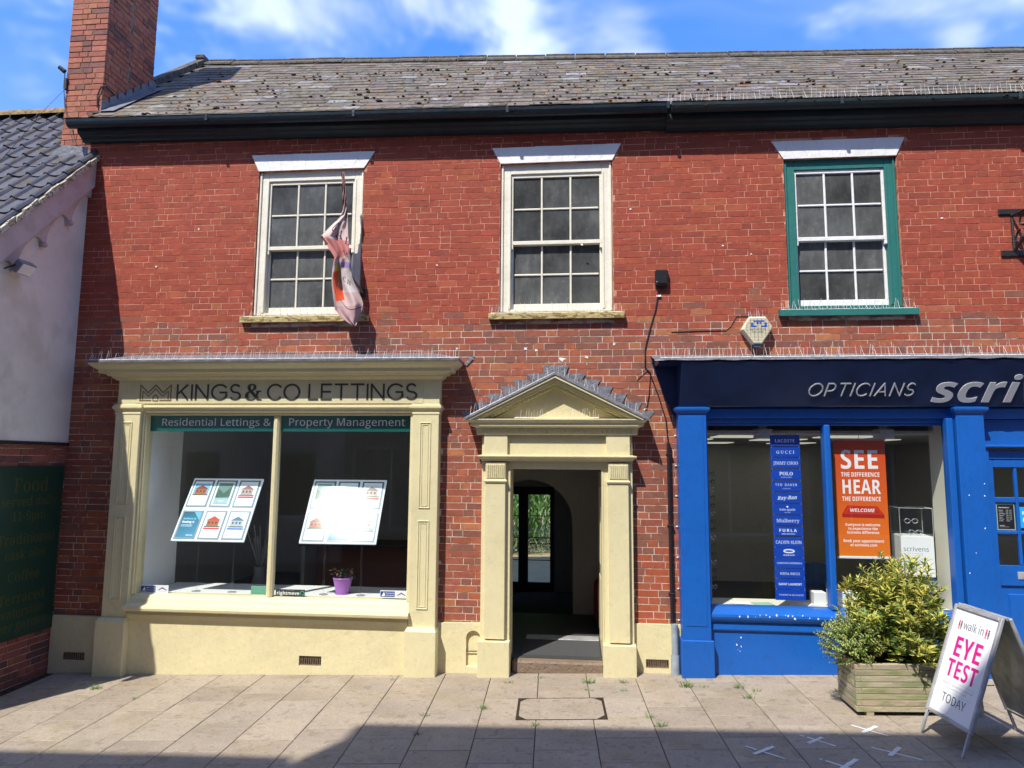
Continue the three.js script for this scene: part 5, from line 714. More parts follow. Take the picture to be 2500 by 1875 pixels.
  const chr = thing('chair', 'blue upholstered tub chair inside the blue shop', 'chair', [2.75, 0.38, -1.3]); part('seat', S().geo(new THREE.CylinderGeometry(0.27, 0.24, 0.14, 24), new THREE.Matrix4().makeTranslation(2.75, 0.80, -1.3)), MAT.seat, chr); const bk = []; for (let i = 0; i <= 16; i++) { const a = Math.PI * (0.0 + i / 16); bk.push([0.30 * Math.cos(a), 0.30 * Math.sin(a)]); } const bs = S(); for (let i = 0; i < 16; i++) { const p = bk[i], q = bk[i + 1], h = 0.32 + 0.18 * Math.sin((i / 16) * Math.PI), h2 = 0.32 + 0.18 * Math.sin(((i + 1) / 16) * Math.PI); const f = (u, y, k) => [2.75 + u[0] * k, y, -1.3 - u[1] * k * -1]; bs.quad(f(p, 0.72, 1), f(q, 0.72, 1), f(q, 0.72 + h2, 1), f(p, 0.72 + h, 1)); bs.quad(f(p, 0.72, 0.84), f(q, 0.72, 0.84), f(q, 0.72 + h2, 0.84), f(p, 0.72 + h, 0.84)); bs.quad(f(p, 0.72 + h, 1), f(q, 0.72 + h2, 1), f(q, 0.72 + h2, 0.84), f(p, 0.72 + h, 0.84)); } part('backrest', bs, MAT.seat, chr); for (const [x, z] of [[-0.18, -0.18], [0.18, -0.18], [0.18, 0.18], [-0.18, 0.18]]) part('leg', S().rod([2.75 + x, 0.38, -1.3 + z], [2.75 + x * 0.9, 0.74, -1.3 + z * 0.9], 0.014, 0.018, 8), MAT.iron, chr);
  [[1.95, -0.2, 0.2], [2.32, -0.16, -0.3], [2.42, -0.24, 0.5], [1.72, -0.22, -0.15]].forEach(([x, z, a], i) => solo('leaflet', S(new THREE.Matrix4().makeTranslation(x, 0.885 + i * 0.0005, z).multiply(new THREE.Matrix4().makeRotationY(a))).box(-0.1, 0.1, 0, 0.004, -0.07, 0.07, 0.001), i === 0 ? M('pale green paper', [0.3, 0.5, 0.4]) : MAT.paper, ['pale green leaflet lying on the blue shop window shelf', 'white leaflet lying flat beside the hanging plaques', 'white leaflet turned askew by the open white box', 'white leaflet near the spectacle rack foot'][i], 'leaflet', [x, 0.882, z]));
}

// ---------------------------------------------------------------- cottage on the left
const cottage = thing('cottage', 'low off-white rendered cottage with black pantiled roof and scalloped bargeboard', 'building', [-6.1, G(-6.1), 1.0]);
{
  const P = cottage, vy = (z) => 6.07 - 1.06 * z, X = -5.95;
  part('gable_wall', S().prism([[0.002, 2.55], [2.14, 2.55], [2.14, vy(2.14) - 0.1], [0.002, vy(0) - 0.1]], -6.2, X, 'x'), MAT.render, P);
  part('string_course', S().box(-6.0, X + 0.022, 2.515, 2.552, 0.003, 2.16, 0.008), MAT.iron, P);
  const base = part('brick_base', S().box(-6.2, X - 0.012, -0.3, 2.515, 0.003, 2.14, 0), MAT.mortar, P);
  for (const [a, b, c, d] of bond({ u0: 0.004, u1: 2.135, v0: -0.1, v1: 2.51, holes: (va, vb) => (vb > 0.52 && va < 2.24 ? [[0.10, 0.93]] : []) })) if (a < 1.3) part('brick', chinks({ col: jig(rnd() < 0.3 ? [0.17, 0.06, 0.05] : [0.30, 0.085, 0.055], 0.14) }, (s) => s.box(X - 0.03, X - 0.003 + rr(-0.003, 0.003), c, d, a, b, 0.004)), MAT.brick, base);
  part('front_wall', S().box(-11, -6.2, -0.4, 3.65, 1.94, 2.14, 0), MAT.render, P);
  // roof
  const rb = S(); rb.quad([-11, vy(2.35) - 0.03, 2.35], [-5.84, vy(2.35) - 0.03, 2.35], [-5.84, vy(-1.05) - 0.03, -1.05], [-11, vy(-1.05) - 0.03, -1.05]); rb.quad([-11, vy(-1.05) - 0.03, -1.05], [-6.46, vy(-1.05) - 0.03, -1.05], [-6.46, 3.6, -4.6], [-11, 3.6, -4.6]);
  const roof = part('roof', rb, MAT.iron, P);
  const w = 0.232, gz = 0.215, n = V(0, 1, 1.06).normalize(), prof = []; for (let i = 0; i <= 12; i++) { const u = i / 12; prof.push([u, u < 0.66 ? -0.014 * Math.sin((Math.PI * u) / 0.66) : 0.034 * Math.sin((Math.PI * (u - 0.66)) / 0.34)]); }
  const tile = (s, x, z, lift) => { const q = (u, h, zz, e) => [x + u * w, vy(zz) + n.y * (h + e) , zz + n.z * (h + e)]; s.uo = [rr(0, 3), rr(0, 3)]; for (let i = 0; i < 12; i++) { const [u, h] = prof[i], [u2, h2] = prof[i + 1]; s.quad(q(u, h, z, 0.034 + lift), q(u2, h2, z, 0.034 + lift), q(u2, h2, z - gz * 1.25, 0.014), q(u, h, z - gz * 1.25, 0.014)); s.quad(q(u, h, z, 0.018 + lift), q(u2, h2, z, 0.018 + lift), q(u2, h2, z, 0.034 + lift), q(u, h, z, 0.034 + lift)); } };
  const rest = S(); for (let i = 0; i < 22; i++) for (let j = 0; j < 16; j++) { const x = -5.86 - (i + 1) * w + rr(-0.006, 0.006), z = 2.36 - j * gz + rr(-0.008, 0.008); if (x < -6.46 - 0.001 || z > 0.0 || x > -6.45 || true) { if (z < 0.0 && x > -6.46) { if (z < -0.12) continue; } if (x > -8.4 && z < 1.75 && z > -1.0) { const s = S(); tile(s, x, z, rr(-0.004, 0.006)); part('pantile', s, MAT.pantile, roof); } else tile(rest, x, z, 0); } }
  part('pantiles', rest, MAT.pantile, roof, 'stuff');
  for (let k = 0; k < 10; k++) { const x = -6.47 - k * 0.42; const s = S(); for (let i = 0; i < 8; i++) { const a = (i / 8) * Math.PI, b = ((i + 1) / 8) * Math.PI, f = (t, xx) => [xx, vy(-1.05) + 0.0 + 0.12 * Math.sin(t), -1.05 + 0.13 * Math.cos(t)]; s.quad(f(a, x), f(a, x - 0.415), f(b, x - 0.415), f(b, x)); } part('ridge_tile', s, M('lichened ridge', [0.42, 0.30, 0.13], { map: sized(T_SLATE, 0.9), ...bumpy(0.2, 0.01) }), roof); }
  // verge
  const along = (d0, d1, z0, z1, x0, x1) => S().prism([[z0, vy(z0) - d0], [z1, vy(z1) - d0], [z1, vy(z1) - d1], [z0, vy(z0) - d1]], x0, x1, 'x');
  const vg = S(); for (let k = 0; k < 26; k++) { const a = -0.03 + k * 0.09, b = a + 0.088; vg.prism([[a, vy(a) + rr(0.005, 0.03)], [b, vy(b) + rr(0.005, 0.03)], [b, vy(b) - 0.055 - rr(0, 0.015)], [a, vy(a) - 0.055 - rr(0, 0.015)]], -5.925, -5.818 - rr(0, 0.02), 'x'); } part('verge_strip', vg, MAT.peelWhite, P);
  part('bargeboard', along(0.07, 0.40, 0.002, 2.32, -5.925, -5.868), MAT.barge, P);
  const pts = [[0.002, vy(0.002) - 0.36]]; const low = []; for (let k = 0; k <= 160; k++) { const z = 0.002 + (k / 160) * 2.3, p = (((z + 0.02) / 0.355) % 1 + 1) % 1, f = p > 0.84 ? 1 : 0.62 * Math.pow(Math.abs(1 - Math.sin((Math.PI * p) / 0.84)), 1.4); low.push([z, vy(z) - 0.45 - 0.20 * f]); }
  part('scalloped_board', S().prism([[0.002, vy(0.002) - 0.33], [2.302, vy(2.302) - 0.33], ...low.reverse()], -5.949, -5.905, 'x'), MAT.barge, P);
  for (let k = 0; k < 6; k++) { const z = -0.02 + 0.355 * (k + 0.92); part('pendant_knob', S().geo(new THREE.SphereGeometry(0.034, 10, 8), new THREE.Matrix4().makeTranslation(-5.90, vy(z) - 0.64, z)), MAT.barge, P); }
  // lead saddle and loose tiles by the chimney
  const sd = S(); sd.prism([[-6.46, 5.93], [-5.96, 5.90], [-5.97, 6.16], [-6.30, 6.2], [-6.47, 6.05]], 0.045, 0.058); sd.quad([-6.5, 5.90, 0.20], [-5.95, 5.88, 0.22], [-5.955, 5.96, 0.05], [-6.46, 5.99, 0.05]); part('lead_saddle', sd, MAT.lead, P);
}
{
  const fd = canvasMat('green menu board', 512, 1000, (g, w, h) => { g.fillStyle = '#14382c'; g.fillRect(0, 0, w, h); g.fillStyle = '#4f4a26'; g.textAlign = 'center'; const put = (s, f, y) => { g.font = f; g.fillText(s, 256, y, 460); }; put('Food', '116px serif', 150); put('served daily', '74px serif', 232); put('11-9pm', '74px serif', 318); put('Traditional', '82px serif', 456); put('cask ales', '74px serif', 544); put('Coffee', '82px serif', 672); put('Terraced', '82px serif', 800); put('waterside', '74px serif', 880); put('beer garden', '74px serif', 956); }, { roughness: 0.35 });
  const t = thing('menu_board', 'dark green menu board with gold serif words on the cottage wall', 'sign', [-5.93, 0.48, 0.5]); part('board', S().box(-5.951, -5.925, 0.475, 2.285, 0.055, 0.985, 0.006), M('dark green board', [0.012, 0.042, 0.032], { roughness: 0.4 }), t);
  part('print', face(S(), [-5.9235, 0.485, 0.975], [-5.9235, 0.485, 0.065], [-5.9235, 2.275, 0.065], [-5.9235, 2.275, 0.975]), fd, t);
  const fl = thing('floodlight', 'small grey floodlight on the cottage gable below the bargeboard', 'floodlight', [-5.93, 4.30, 1.02]); const fm = new THREE.Matrix4().makeTranslation(-5.80, 4.36, 1.02).multiply(new THREE.Matrix4().makeRotationZ(0.9)); part('housing', S(fm).box(-0.07, 0.07, -0.045, 0.045, -0.10, 0.10, 0.012), M('grey cast metal', [0.20, 0.20, 0.22], { roughness: 0.4 }), fl); part('lens', S(fm).box(-0.058, 0.058, -0.049, -0.044, -0.085, 0.085, 0.002), MAT.white, fl); part('bracket', S().lines([[-5.94, 4.33, 0.93], [-5.81, 4.36, 0.91], [-5.81, 4.36, 1.13], [-5.94, 4.33, 1.11]], 0.008), MAT.iron, fl);
  solo('telephone_wire', S().lines([[-6.44, 7.0, -0.07], [-6.58, 6.6, 0.1], [-6.62, 6.2, 0.3], [-6.66, 5.75, 0.55], [-6.7, 5.4, 0.75]], 0.0035, 5), MAT.iron, 'thin wire running down the cottage roof from the chimney', 'wire', [-6.6, 6, 0.3]);
}

// ---------------------------------------------------------------- things on the wall
{ // twisted flag
  const t = thing('flag', 'faded pink and white printed flag twisted round its pole beside the cream window', 'flag', [-2.45, 4.3, 0.1]);
  part('pole', S().rod([-2.46, 4.29, 0.0], [-2.862, 4.868, 0.29], 0.014, 0.012, 8).rod([-2.862, 4.868, 0.29], [-2.868, 4.876, 0.295], 0.015, 0.015, 8), M('brown cane', [0.22, 0.15, 0.08], { roughness: 0.6 }), t); part('wall_socket', S().box(-2.49, -2.43, 4.24, 4.34, -0.034, 0.012, 0.006), MAT.iron, t);
  const rows = [[40, 258, 284], [95, 264, 290], [150, 270, 298], [225, 274, 304], [300, 276, 310], [360, 277, 316], [400, 262, 318], [450, 222, 320], [510, 160, 322], [575, 95, 324], [600, 108, 328], [650, 146, 332], [700, 178, 338], [755, 212, 344], [800, 205, 347], [860, 196, 351], [920, 192, 362], [980, 193, 385], [1040, 202, 415], [1090, 208, 440], [1140, 216, 456], [1190, 228, 446], [1240, 272, 426], [1285, 325, 410], [1318, 384, 398]];
  const q = (px, py) => { const x = 760 + px / 3.3167, y = 400 + py / 3.3167; return [-3.005 + (x - 785.6) * 0.00478 + (py - 590) * 0.000032, 4.955 - (y - 578) * 0.00480]; }; // print of the measured outline on the plane of the wall
  const fm = canvasMat('flag print', 1024, 2048, (g, w, h) => {
    g.fillStyle = '#b8a09c'; g.fillRect(0, 0, w, h); g.fillStyle = '#a98078'; g.fillRect(0, 0, w, 560); g.fillStyle = '#c6b4ae'; g.save(); g.translate(0, 700); g.rotate(-0.35); g.fillRect(-200, -60, 1500, 260); g.restore(); g.fillStyle = '#b0706c'; g.beginPath(); g.moveTo(0, 900); g.lineTo(0, 1200); g.lineTo(w, 1120); g.lineTo(w, 960); g.fill();
    const letter = (c, x, y, h, sx, rot) => { g.save(); g.translate(x, y); g.scale(sx, 1); g.rotate(rot); g.font = 'bold ' + h + 'px serif'; g.textAlign = 'center'; g.fillText(c, 0, h * 0.35); g.restore(); };
    g.fillStyle = '#3d2a38'; letter('G', 330, 770, 150, 2.3, 0.4); letter('A', 700, 872, 160, 2.3, 0.4); letter('L', 960, 960, 140, 2.2, 0.4); [...'ADM'].forEach((c, i) => letter(c, 700 + i * 130, 1090 + i * 45, 84, 2.4, 0.7));
    g.fillStyle = '#8d7fae'; g.fillRect(300, 1225, 724, 70); g.fillStyle = '#b9a93c'; g.beginPath(); g.moveTo(180, 1230); g.lineTo(430, 1260); g.lineTo(330, 1480); g.lineTo(230, 1440); g.fill(); g.fillStyle = '#c4bab8'; g.fillRect(430, 1310, 600, 300);
    g.fillStyle = '#d3502c'; g.beginPath(); g.moveTo(60, 1350); g.lineTo(330, 1330); g.lineTo(260, 1500); g.lineTo(420, 1560); g.lineTo(400, 1700); g.lineTo(80, 1720); g.fill(); g.strokeStyle = '#6d3a3a'; g.lineWidth = 12; g.beginPath(); g.moveTo(80, 1620); g.lineTo(330, 1440); g.stroke(); g.fillStyle = '#3d2a38'; [...'CH'].forEach((c, i) => letter(c, 620 + i * 170, 1440 + i * 45, 90, 2.2, 0.5));
    g.fillStyle = '#a88a8c'; g.fillRect(0, 1780, w, 270); g.strokeStyle = '#5a3f44'; g.lineWidth = 14; g.beginPath(); g.moveTo(250, 1690); g.bezierCurveTo(420, 1860, 640, 1840, 1000, 1790); g.stroke();
  }, { roughness: 0.9, side: THREE.DoubleSide });
  const s = S(), NC = 16, fr = []; // a grid of rows and columns with folds
  for (let r = 0; r < rows.length - 1; r++) for (let k = 0; k < 3; k++) { const f = k / 3, a = rows[r], b = rows[r + 1]; fr.push(a.map((v, i) => mix(v, b[i], f))); } fr.push(rows[rows.length - 1]);
  const pt = (r, c) => { const [y, a, b] = fr[r], u = c / NC, [X, Y] = q(mix(a, b, u), y), w = (b - a) / 260, ph = 2.2 + y * 0.006; const z = 0.23 + 0.040 * clamp(w) * Math.sin(u * 7.5 + ph) + 0.03 * clamp(w) * Math.sin(u * 15 - ph * 1.7) + (1 - clamp(w * 1.4)) * 0.02 * Math.sin(u * 12 + y * 0.05) + 0.03 * Math.sin(y * 0.011); const k = 1 - z / 7.5; return V(X * k, 2.37 + (Y - 2.37) * k, z); };
  const NR = fr.length, gq = new THREE.BufferGeometry(), pos = [], uv = [], ix = []; for (let r = 0; r < NR; r++) for (let c = 0; c <= NC; c++) { const p = pt(r, c); pos.push(p.x, p.y, p.z); uv.push(c / NC, 1 - fr[r][0] / 1330); } for (let r = 0; r < NR - 1; r++) for (let c = 0; c < NC; c++) { const a = r * (NC + 1) + c; ix.push(a, a + NC + 1, a + 1, a + 1, a + NC + 1, a + NC + 2); }
  gq.setAttribute('position', new THREE.Float32BufferAttribute(pos, 3)); gq.setAttribute('uv', new THREE.Float32BufferAttribute(uv, 2)); gq.setIndex(ix); gq.computeVertexNormals(); s.geoUV(gq); part('cloth', s, fm, t);
}
{ // hexagonal alarm box
  const t = thing('alarm_box', 'cream six sided alarm box with a blue pattern above the navy fascia', 'alarm box', [1.91, 3.6, 0.0]); const hex = [[1.832, 3.928], [2.013, 3.926], [2.074, 3.822], [2.07, 3.80], [1.957, 3.632], [1.862, 3.632], [1.752, 3.79], [1.752, 3.80]], c = [1.912, 3.79], k = 0.90;
  const body = S(), fr = hex.map(([x, y]) => [c[0] + (x - c[0]) * k, c[1] + (y - c[1]) * k]); body.prism(hex, 0.004, 0.08); hex.forEach((p, i) => { const j = (i + 1) % hex.length; body.quad([...p, 0.08], [...hex[j], 0.08], [...fr[j], 0.105], [...fr[i], 0.105], [...c, 0.0]); }); const tri = THREE.ShapeUtils.triangulateShape(fr.map((p) => new THREE.Vector2(...p)), []); for (const f of tri) body.tri([...fr[f[0]], 0.105], [...fr[f[1]], 0.105], [...fr[f[2]], 0.105], [...c, 0]);
  part('cover', body, M('yellowed cream plastic', [0.66, 0.62, 0.46], { roughness: 0.45, map: sized(T_PAINT, 0.5) }), t); part('lamp_base', S().prism([[1.862, 3.633], [1.957, 3.633], [1.94, 3.60], [1.88, 3.60]], 0.01, 0.085), M('blue lens', [0.05, 0.09, 0.16], { roughness: 0.25 }), t);
  const bl = M('blue print', [0.03, 0.11, 0.50]), e = S(); for (const [x0, x1, y0, y1] of [[1.872, 1.985, 3.872, 3.886], [1.845, 1.872, 3.815, 3.862], [1.872, 1.905, 3.815, 3.832], [1.985, 2.012, 3.815, 3.862], [1.95, 1.985, 3.815, 3.832], [1.905, 1.925, 3.845, 3.872], [1.935, 1.95, 3.845, 3.872]]) e.box(x0, x1, y0, y1, 0.1045, 0.1062, 0); part('emblem', e, bl, t);
  const wr = S(); wr.geo(text('Anglia Fire & Security', 'sans_regular', 1.83, 2.0, 3.783, 3.803, 0.105, 0.001)); wr.geo(text('01493 446929', 'sans_regular', 1.853, 1.975, 3.757, 3.772, 0.105, 0.001)); part('lettering', wr, MAT.letterGrey, t);
  const cg = S(); for (let i = 0; i < 7; i++) { const y = 3.68 + i * 0.037; cg.lines([[1.78 + Math.abs(3.8 - y) * 0.4, y, 0.113], [2.05 - Math.abs(3.8 - y) * 0.4, y, 0.113]], 0.001, 4); } for (let i = 0; i < 7; i++) { const x = 1.80 + i * 0.038; cg.lines([[x, 3.66 + Math.abs(x - 1.91) * 0.9, 0.113], [x, 3.92 - Math.abs(x - 1.91) * 0.3, 0.113]], 0.001, 4); } part('wire_cage', cg, MAT.iron, t);
  const cb = S().lines([[1.80, 3.955, 0.006], [1.72, 3.955, 0.006], [1.66, 3.85, 0.006], [1.60, 3.80, 0.006], [1.35, 3.80, 0.006], [1.02, 3.79, 0.006]], 0.004, 5).lines([[1.99, 3.93, 0.006], [1.99, 3.957, 0.006], [1.80, 3.955, 0.006]], 0.004, 5); part('cable', cb, MAT.darkPipe, t);
}
solo('bird_spike_strip', spikes([[1.84, 3.93, 0.05], [2.01, 3.93, 0.05]], 1, 0.08, 0.03), MAT.plastic, 'short bird spikes on top of the six sided alarm box', 'bird spikes', [1.92, 3.93, 0.05], 'bird spike strips');
{ // black junction box, its cable and the dark pipe below
  const t = thing('wall_box', 'small black box on the brick wall with a cable hanging from it', 'utility box', [0.92, 4.29, 0.0]); part('case', S().box(0.852, 0.995, 4.30, 4.478, 0.003, 0.062, 0.012).box(0.87, 0.975, 4.32, 4.40, 0.061, 0.070, 0.006), MAT.blackPlastic, t); part('warning_mark', S().prism([[0.862, 4.338], [0.882, 4.338], [0.872, 4.355]], 0.062, 0.0635), MAT.white, t); part('spikes', spikes([[0.87, 4.30, 0.03], [0.985, 4.30, 0.03]], 0.3, -0.05, 0.012), MAT.blackPlastic, t, 'stuff'); part('tag', S().box(0.868, 0.918, 4.182, 4.204, 0.01, 0.02, 0.002), MAT.white, t);
  part('cable', S().lines([[0.885, 4.30, 0.014], [0.878, 4.18, 0.014], [0.852, 4.03, 0.010], [0.80, 3.86, 0.010], [0.765, 3.73, 0.010], [0.735, 3.60, 0.010], [0.732, 3.40, 0.010], [0.78, 3.345, 0.012], [0.83, 3.20, 0.010], [0.877, 3.063, 0.010], [0.915, 2.93, 0.010], [0.943, 2.838, 0.010], [0.955, 2.70, 0.012], [0.962, 2.57, 0.02]], 0.007, 6), MAT.darkPipe, t);
  solo('loose_cable', S().lines([[0.79, 3.35, 0.012], [0.77, 3.1, 0.012], [0.74, 2.96, 0.012], [0.725, 2.93, 0.012]], 0.004, 5).lines([[0.75, 3.37, 0.012], [0.70, 3.35, 0.02], [0.62, 3.31, 0.04]], 0.004, 5), MAT.darkPipe, 'thin loose cable ends beside the end of the navy fascia', 'cable', [0.75, 3.1, 0.01]);
  const p = thing('drainpipe', 'narrow dark pipe down the brickwork with a pale grey shoe at the foot', 'pipe', [0.97, G(0.97), 0.04]); part('pipe', S().rod([0.964, 2.575, 0.035], [0.972, 0.70, 0.035], 0.021, 0.021, 14), MAT.darkPipe, p); part('lower_pipe', S().rod([0.985, 0.71, 0.075], [0.988, 0.36, 0.075], 0.034, 0.034, 16).rod([0.988, 0.40, 0.075], [0.985, G(0.97) - 0.02, 0.085], 0.043, 0.043, 16), MAT.greyPipe, p); const cl = S(); for (const y of [2.45, 1.7, 1.0]) cl.box(0.937, 0.998, y, y + 0.02, 0.0, 0.058, 0.006); part('clip', cl, MAT.darkPipe, p); const c2 = S(); for (let k = 0; k < 7; k++) c2.box(1.03, 1.05, 2.65 - k * 0.32, 2.665 - k * 0.32, 0.0, 0.012, 0.003); part('cable_clip', c2, MAT.white, p);
}
{ // wrought iron sign bracket
  const t = thing('iron_bracket', 'black wrought iron scroll bracket fixed to the wall beside the green window', 'bracket', [4.6, 4.5, 0.0]); part('wall_bar', S().box(4.467, 5.0, 5.018, 5.078, 0.004, 0.02, 0.004), MAT.iron, t); part('wall_bar', S().box(4.467, 5.0, 4.562, 4.626, 0.004, 0.02, 0.004), MAT.iron, t);
  const sc = (s, cx, cy, r, a0, a1, x, flip) => { let prev = null; for (let k = 0; k <= 26; k++) { const f = k / 26, a = mix(a0, a1, f), q = r * (1 - 0.55 * f), p = [x, cy + q * Math.sin(a), cx + q * Math.cos(a) * flip]; if (prev) s.rod(prev, p, 0.011, 0.011, 5, false); prev = p; } };
  const s = S(); s.rod([4.60, 5.03, 0.01], [4.60, 4.60, 0.01], 0.014); s.rod([4.60, 5.0, 0.01], [4.66, 5.0, 0.62], 0.016); s.rod([4.60, 4.62, 0.02], [4.66, 4.98, 0.5], 0.014); sc(s, 0.17, 4.90, 0.10, -1.6, 4.6, 4.615, 1); sc(s, 0.30, 4.82, 0.08, 1.6, -4.4, 4.63, 1); sc(s, 0.10, 4.74, 0.075, 1.5, 7.4, 4.612, 1);
  part('scroll', s, MAT.iron, t);
}

// ---------------------------------------------------------------- on the pavement
{ // wooden planter
  const x0 = 2.33, x1 = 3.34, z0 = 0.80, z1 = 1.225, yb = G(2.8) + 0.035; const t = thing('planter', 'weathered green grey timber planter of stacked boards', 'planter', [2.83, G(2.83), 1.0]);
  const tones = [[0.58, 0.53, 0.43], [0.64, 0.585, 0.48], [0.54, 0.51, 0.41], [0.67, 0.575, 0.44], [0.57, 0.54, 0.42]];
  const sl = (x, y) => y + 0.034 * (x - 2.83); const h = 0.0485;
  for (let k = 0; k < 8; k++) { const ya = yb + k * h + 0.0015, yc = yb + (k + 1) * h - 0.0015; const brd = (a, b, c, d) => { const s = S(new THREE.Matrix4().makeShear(0.034, 0, 0, 0, 0, 0).premultiply(new THREE.Matrix4()).multiply(new THREE.Matrix4().makeTranslation(0, -0.034 * 2.83, 0))); s.col = jig(tones[Math.floor(rnd() * 5)], 0.1); s.uo = [rr(0, 3), rr(0, 3)]; s.box(a, b, ya, yc, c, d, 0.004); part('board', s, MAT.plank, t); }; const e = k % 2 ? 0.045 : 0; brd(x0 + e, x1 - e, z1 - 0.045, z1 + rr(-0.002, 0.002)); brd(x0 + e, x1 - e, z0, z0 + 0.045); const f = k % 2 ? 0 : 0.045; brd(x0 + rr(-0.002, 0.002), x0 + 0.045, z0 + f, z1 - f); brd(x1 - 0.045, x1, z0 + f, z1 - f); }
  for (const [x, z] of [[2.44, 1.17], [3.2, 1.17], [2.44, 0.86], [3.2, 0.86]]) { const s = S(); s.col = tones[0]; s.box(x - 0.03, x + 0.03, G(x) - 0.01, sl(x, yb) + 0.004, z - 0.04, z + 0.05, 0.003); part('foot', s, MAT.plank, t); }
  part('soil', S().box(x0 + 0.05, x1 - 0.05, yb + 0.02, yb + 0.335, z0 + 0.05, z1 - 0.05, 0.01), MAT.soil, t); const lit = S(); for (let k = 0; k < 240; k++) { const x = rr(x0 + 0.06, x1 - 0.06), z = rr(z0 + 0.06, z1 - 0.06); lit.col = jig([0.16, 0.09, 0.055], 0.5); lit.geo(new THREE.TetrahedronGeometry(rr(0.006, 0.016)), new THREE.Matrix4().makeTranslation(x, yb + 0.338, z)); } part('bark_chips', lit, MAT.moss, t, 'stuff');
  // shrubs
  const leafOn = (s, o, d, up, l, w, ca, cb) => { const a = V(...o), f = d.clone().normalize(), r = f.clone().cross(up).normalize(), n = r.clone().cross(f).normalize(); const at = (t, e, k) => a.clone().addScaledVector(f, l * t).addScaledVector(r, e * w).addScaledVector(n, k * l); s.col = ca; s.tri(at(0, 0, 0), at(0.5, -0.28, 0.05), at(0.5, 0.28, 0.05)); s.tri(at(0.5, -0.28, 0.05), at(1, 0, -0.05), at(0.5, 0.28, 0.05)); s.col = cb; s.tri(at(0, 0, 0), at(0.45, 0.5, 0.12), at(0.5, 0.28, 0.05)); s.tri(at(0.5, 0.28, 0.05), at(0.45, 0.5, 0.12), at(1, 0, -0.05)); s.tri(at(0, 0, 0), at(0.5, -0.28, 0.05), at(0.45, -0.5, 0.12)); s.tri(at(0.5, -0.28, 0.05), at(1, 0, -0.05), at(0.45, -0.5, 0.12)); };
  const yS = yb + 0.33;
  const big = thing('shrub', 'tall bushy evergreen shrub with long yellow edged leaves in the timber planter', 'shrub', [2.82, yS, 1.0]);
  const st = S(), lv = S(), c0 = V(2.80, yS + 0.36, 0.98);
  const rad = (d) => { const n = 0.66 + 0.62 * vnoise(d.x * 2.6 + 40, d.y * 2.6 + d.z * 1.7 + 40, 4096); return V(0.49, 0.48, 0.37).multiplyScalar(n); };
  for (let k = 0; k < 820; k++) {
    const d = V(rr(-1, 1), rr(-0.55, 1), rr(-1, 1)); if (d.length() > 1 || d.length() < 0.05) { k--; continue; } d.normalize(); const R = rad(d), f = Math.pow(rnd(), 0.45), tip = c0.clone().add(V(d.x * R.x * f, d.y * R.y * f, d.z * R.z * f)); if (k % 14 === 0 && d.y > 0.2) tip.addScaledVector(d.clone().add(V(0, 0.5, 0)), rr(0.05, 0.13)); if (tip.y < yS + 0.06) tip.y = yS + rr(0.06, 0.14);
    const ax = d.clone().add(V(rr(-0.4, 0.4), 0.7 + rr(0, 0.6), rr(-0.4, 0.4))).normalize(); const base = tip.clone().addScaledVector(ax, -0.10); st.rod(base.toArray(), tip.toArray(), 0.003, 0.002, 4, false);
    const yel = vnoise(tip.x * 5, tip.y * 5 + tip.z * 3, 4096), n = 9 + Math.floor(rnd() * 5);
    for (let i = 0; i < n; i++) { const a = i * 2.4 + rnd(), t = i / n, side = V(Math.cos(a), 0, Math.sin(a)), dir = side.clone().addScaledVector(ax, mix(0.1, 1.5, t)).normalize(), o = base.clone().lerp(tip, mix(0.35, 1, t)); const y = rnd() < 0.30 + 0.55 * yel + 0.2 * t; const green = jig([0.10, 0.20, 0.038], 0.3), gold = jig([0.78, 0.70, 0.15], 0.2); leafOn(lv, o.toArray(), dir, ax, rr(0.04, 0.10), rr(0.014, 0.028), y && rnd() < 0.5 ? mix3(green, gold, 0.6) : green, y ? gold : jig([0.18, 0.32, 0.06], 0.2)); }
  }
  for (let k = 0; k < 14; k++) { const x = rr(-0.3, 0.3), z = rr(-0.2, 0.2); st.rod([2.80 + x * 0.4, yS - 0.03, 0.99 + z * 0.4], [2.80 + x, yS + rr(0.25, 0.55), 0.98 + z], 0.011, 0.005, 6, false); }
  part('stems', st, MAT.bark, big, 'stuff'); part('foliage', lv, MAT.leaf, big, 'stuff');
  const sm = thing('shrub', 'small round pale yellow variegated shrub spilling over the end of the timber planter', 'shrub', [2.42, yS, 1.05]); const s2 = S(), t2 = S(), c1 = V(2.36, yS + 0.20, 1.06);
  for (let k = 0; k < 640; k++) { const d = V(rr(-1, 1), rr(-0.6, 1), rr(-1, 1)); if (d.length() > 1) { k--; continue; } d.normalize(); const f = Math.pow(rnd(), 0.5) * (0.8 + 0.35 * vnoise(d.x * 3 + 9, d.y * 3 + d.z * 2 + 9, 4096)), tip = c1.clone().add(V(d.x * 0.29 * f, d.y * 0.27 * f, d.z * 0.26 * f)); const ax = d.clone().add(V(0, 0.6, 0)).normalize(); t2.rod(tip.clone().addScaledVector(ax, -0.06).toArray(), tip.toArray(), 0.002, 0.0015, 4, false); for (let i = 0; i < 8; i++) { const a = i * 2.4, o = tip.clone().addScaledVector(ax, -0.06 * (1 - i / 8)), dir = V(Math.cos(a), 0.3 + i * 0.1, Math.sin(a)).normalize(); const y = rnd() < 0.72; leafOn(s2, o.toArray(), dir, ax, rr(0.018, 0.032), rr(0.010, 0.018), jig([0.20, 0.32, 0.07], 0.3), y ? jig([0.70, 0.68, 0.20], 0.15) : jig([0.22, 0.34, 0.07], 0.2)); } }
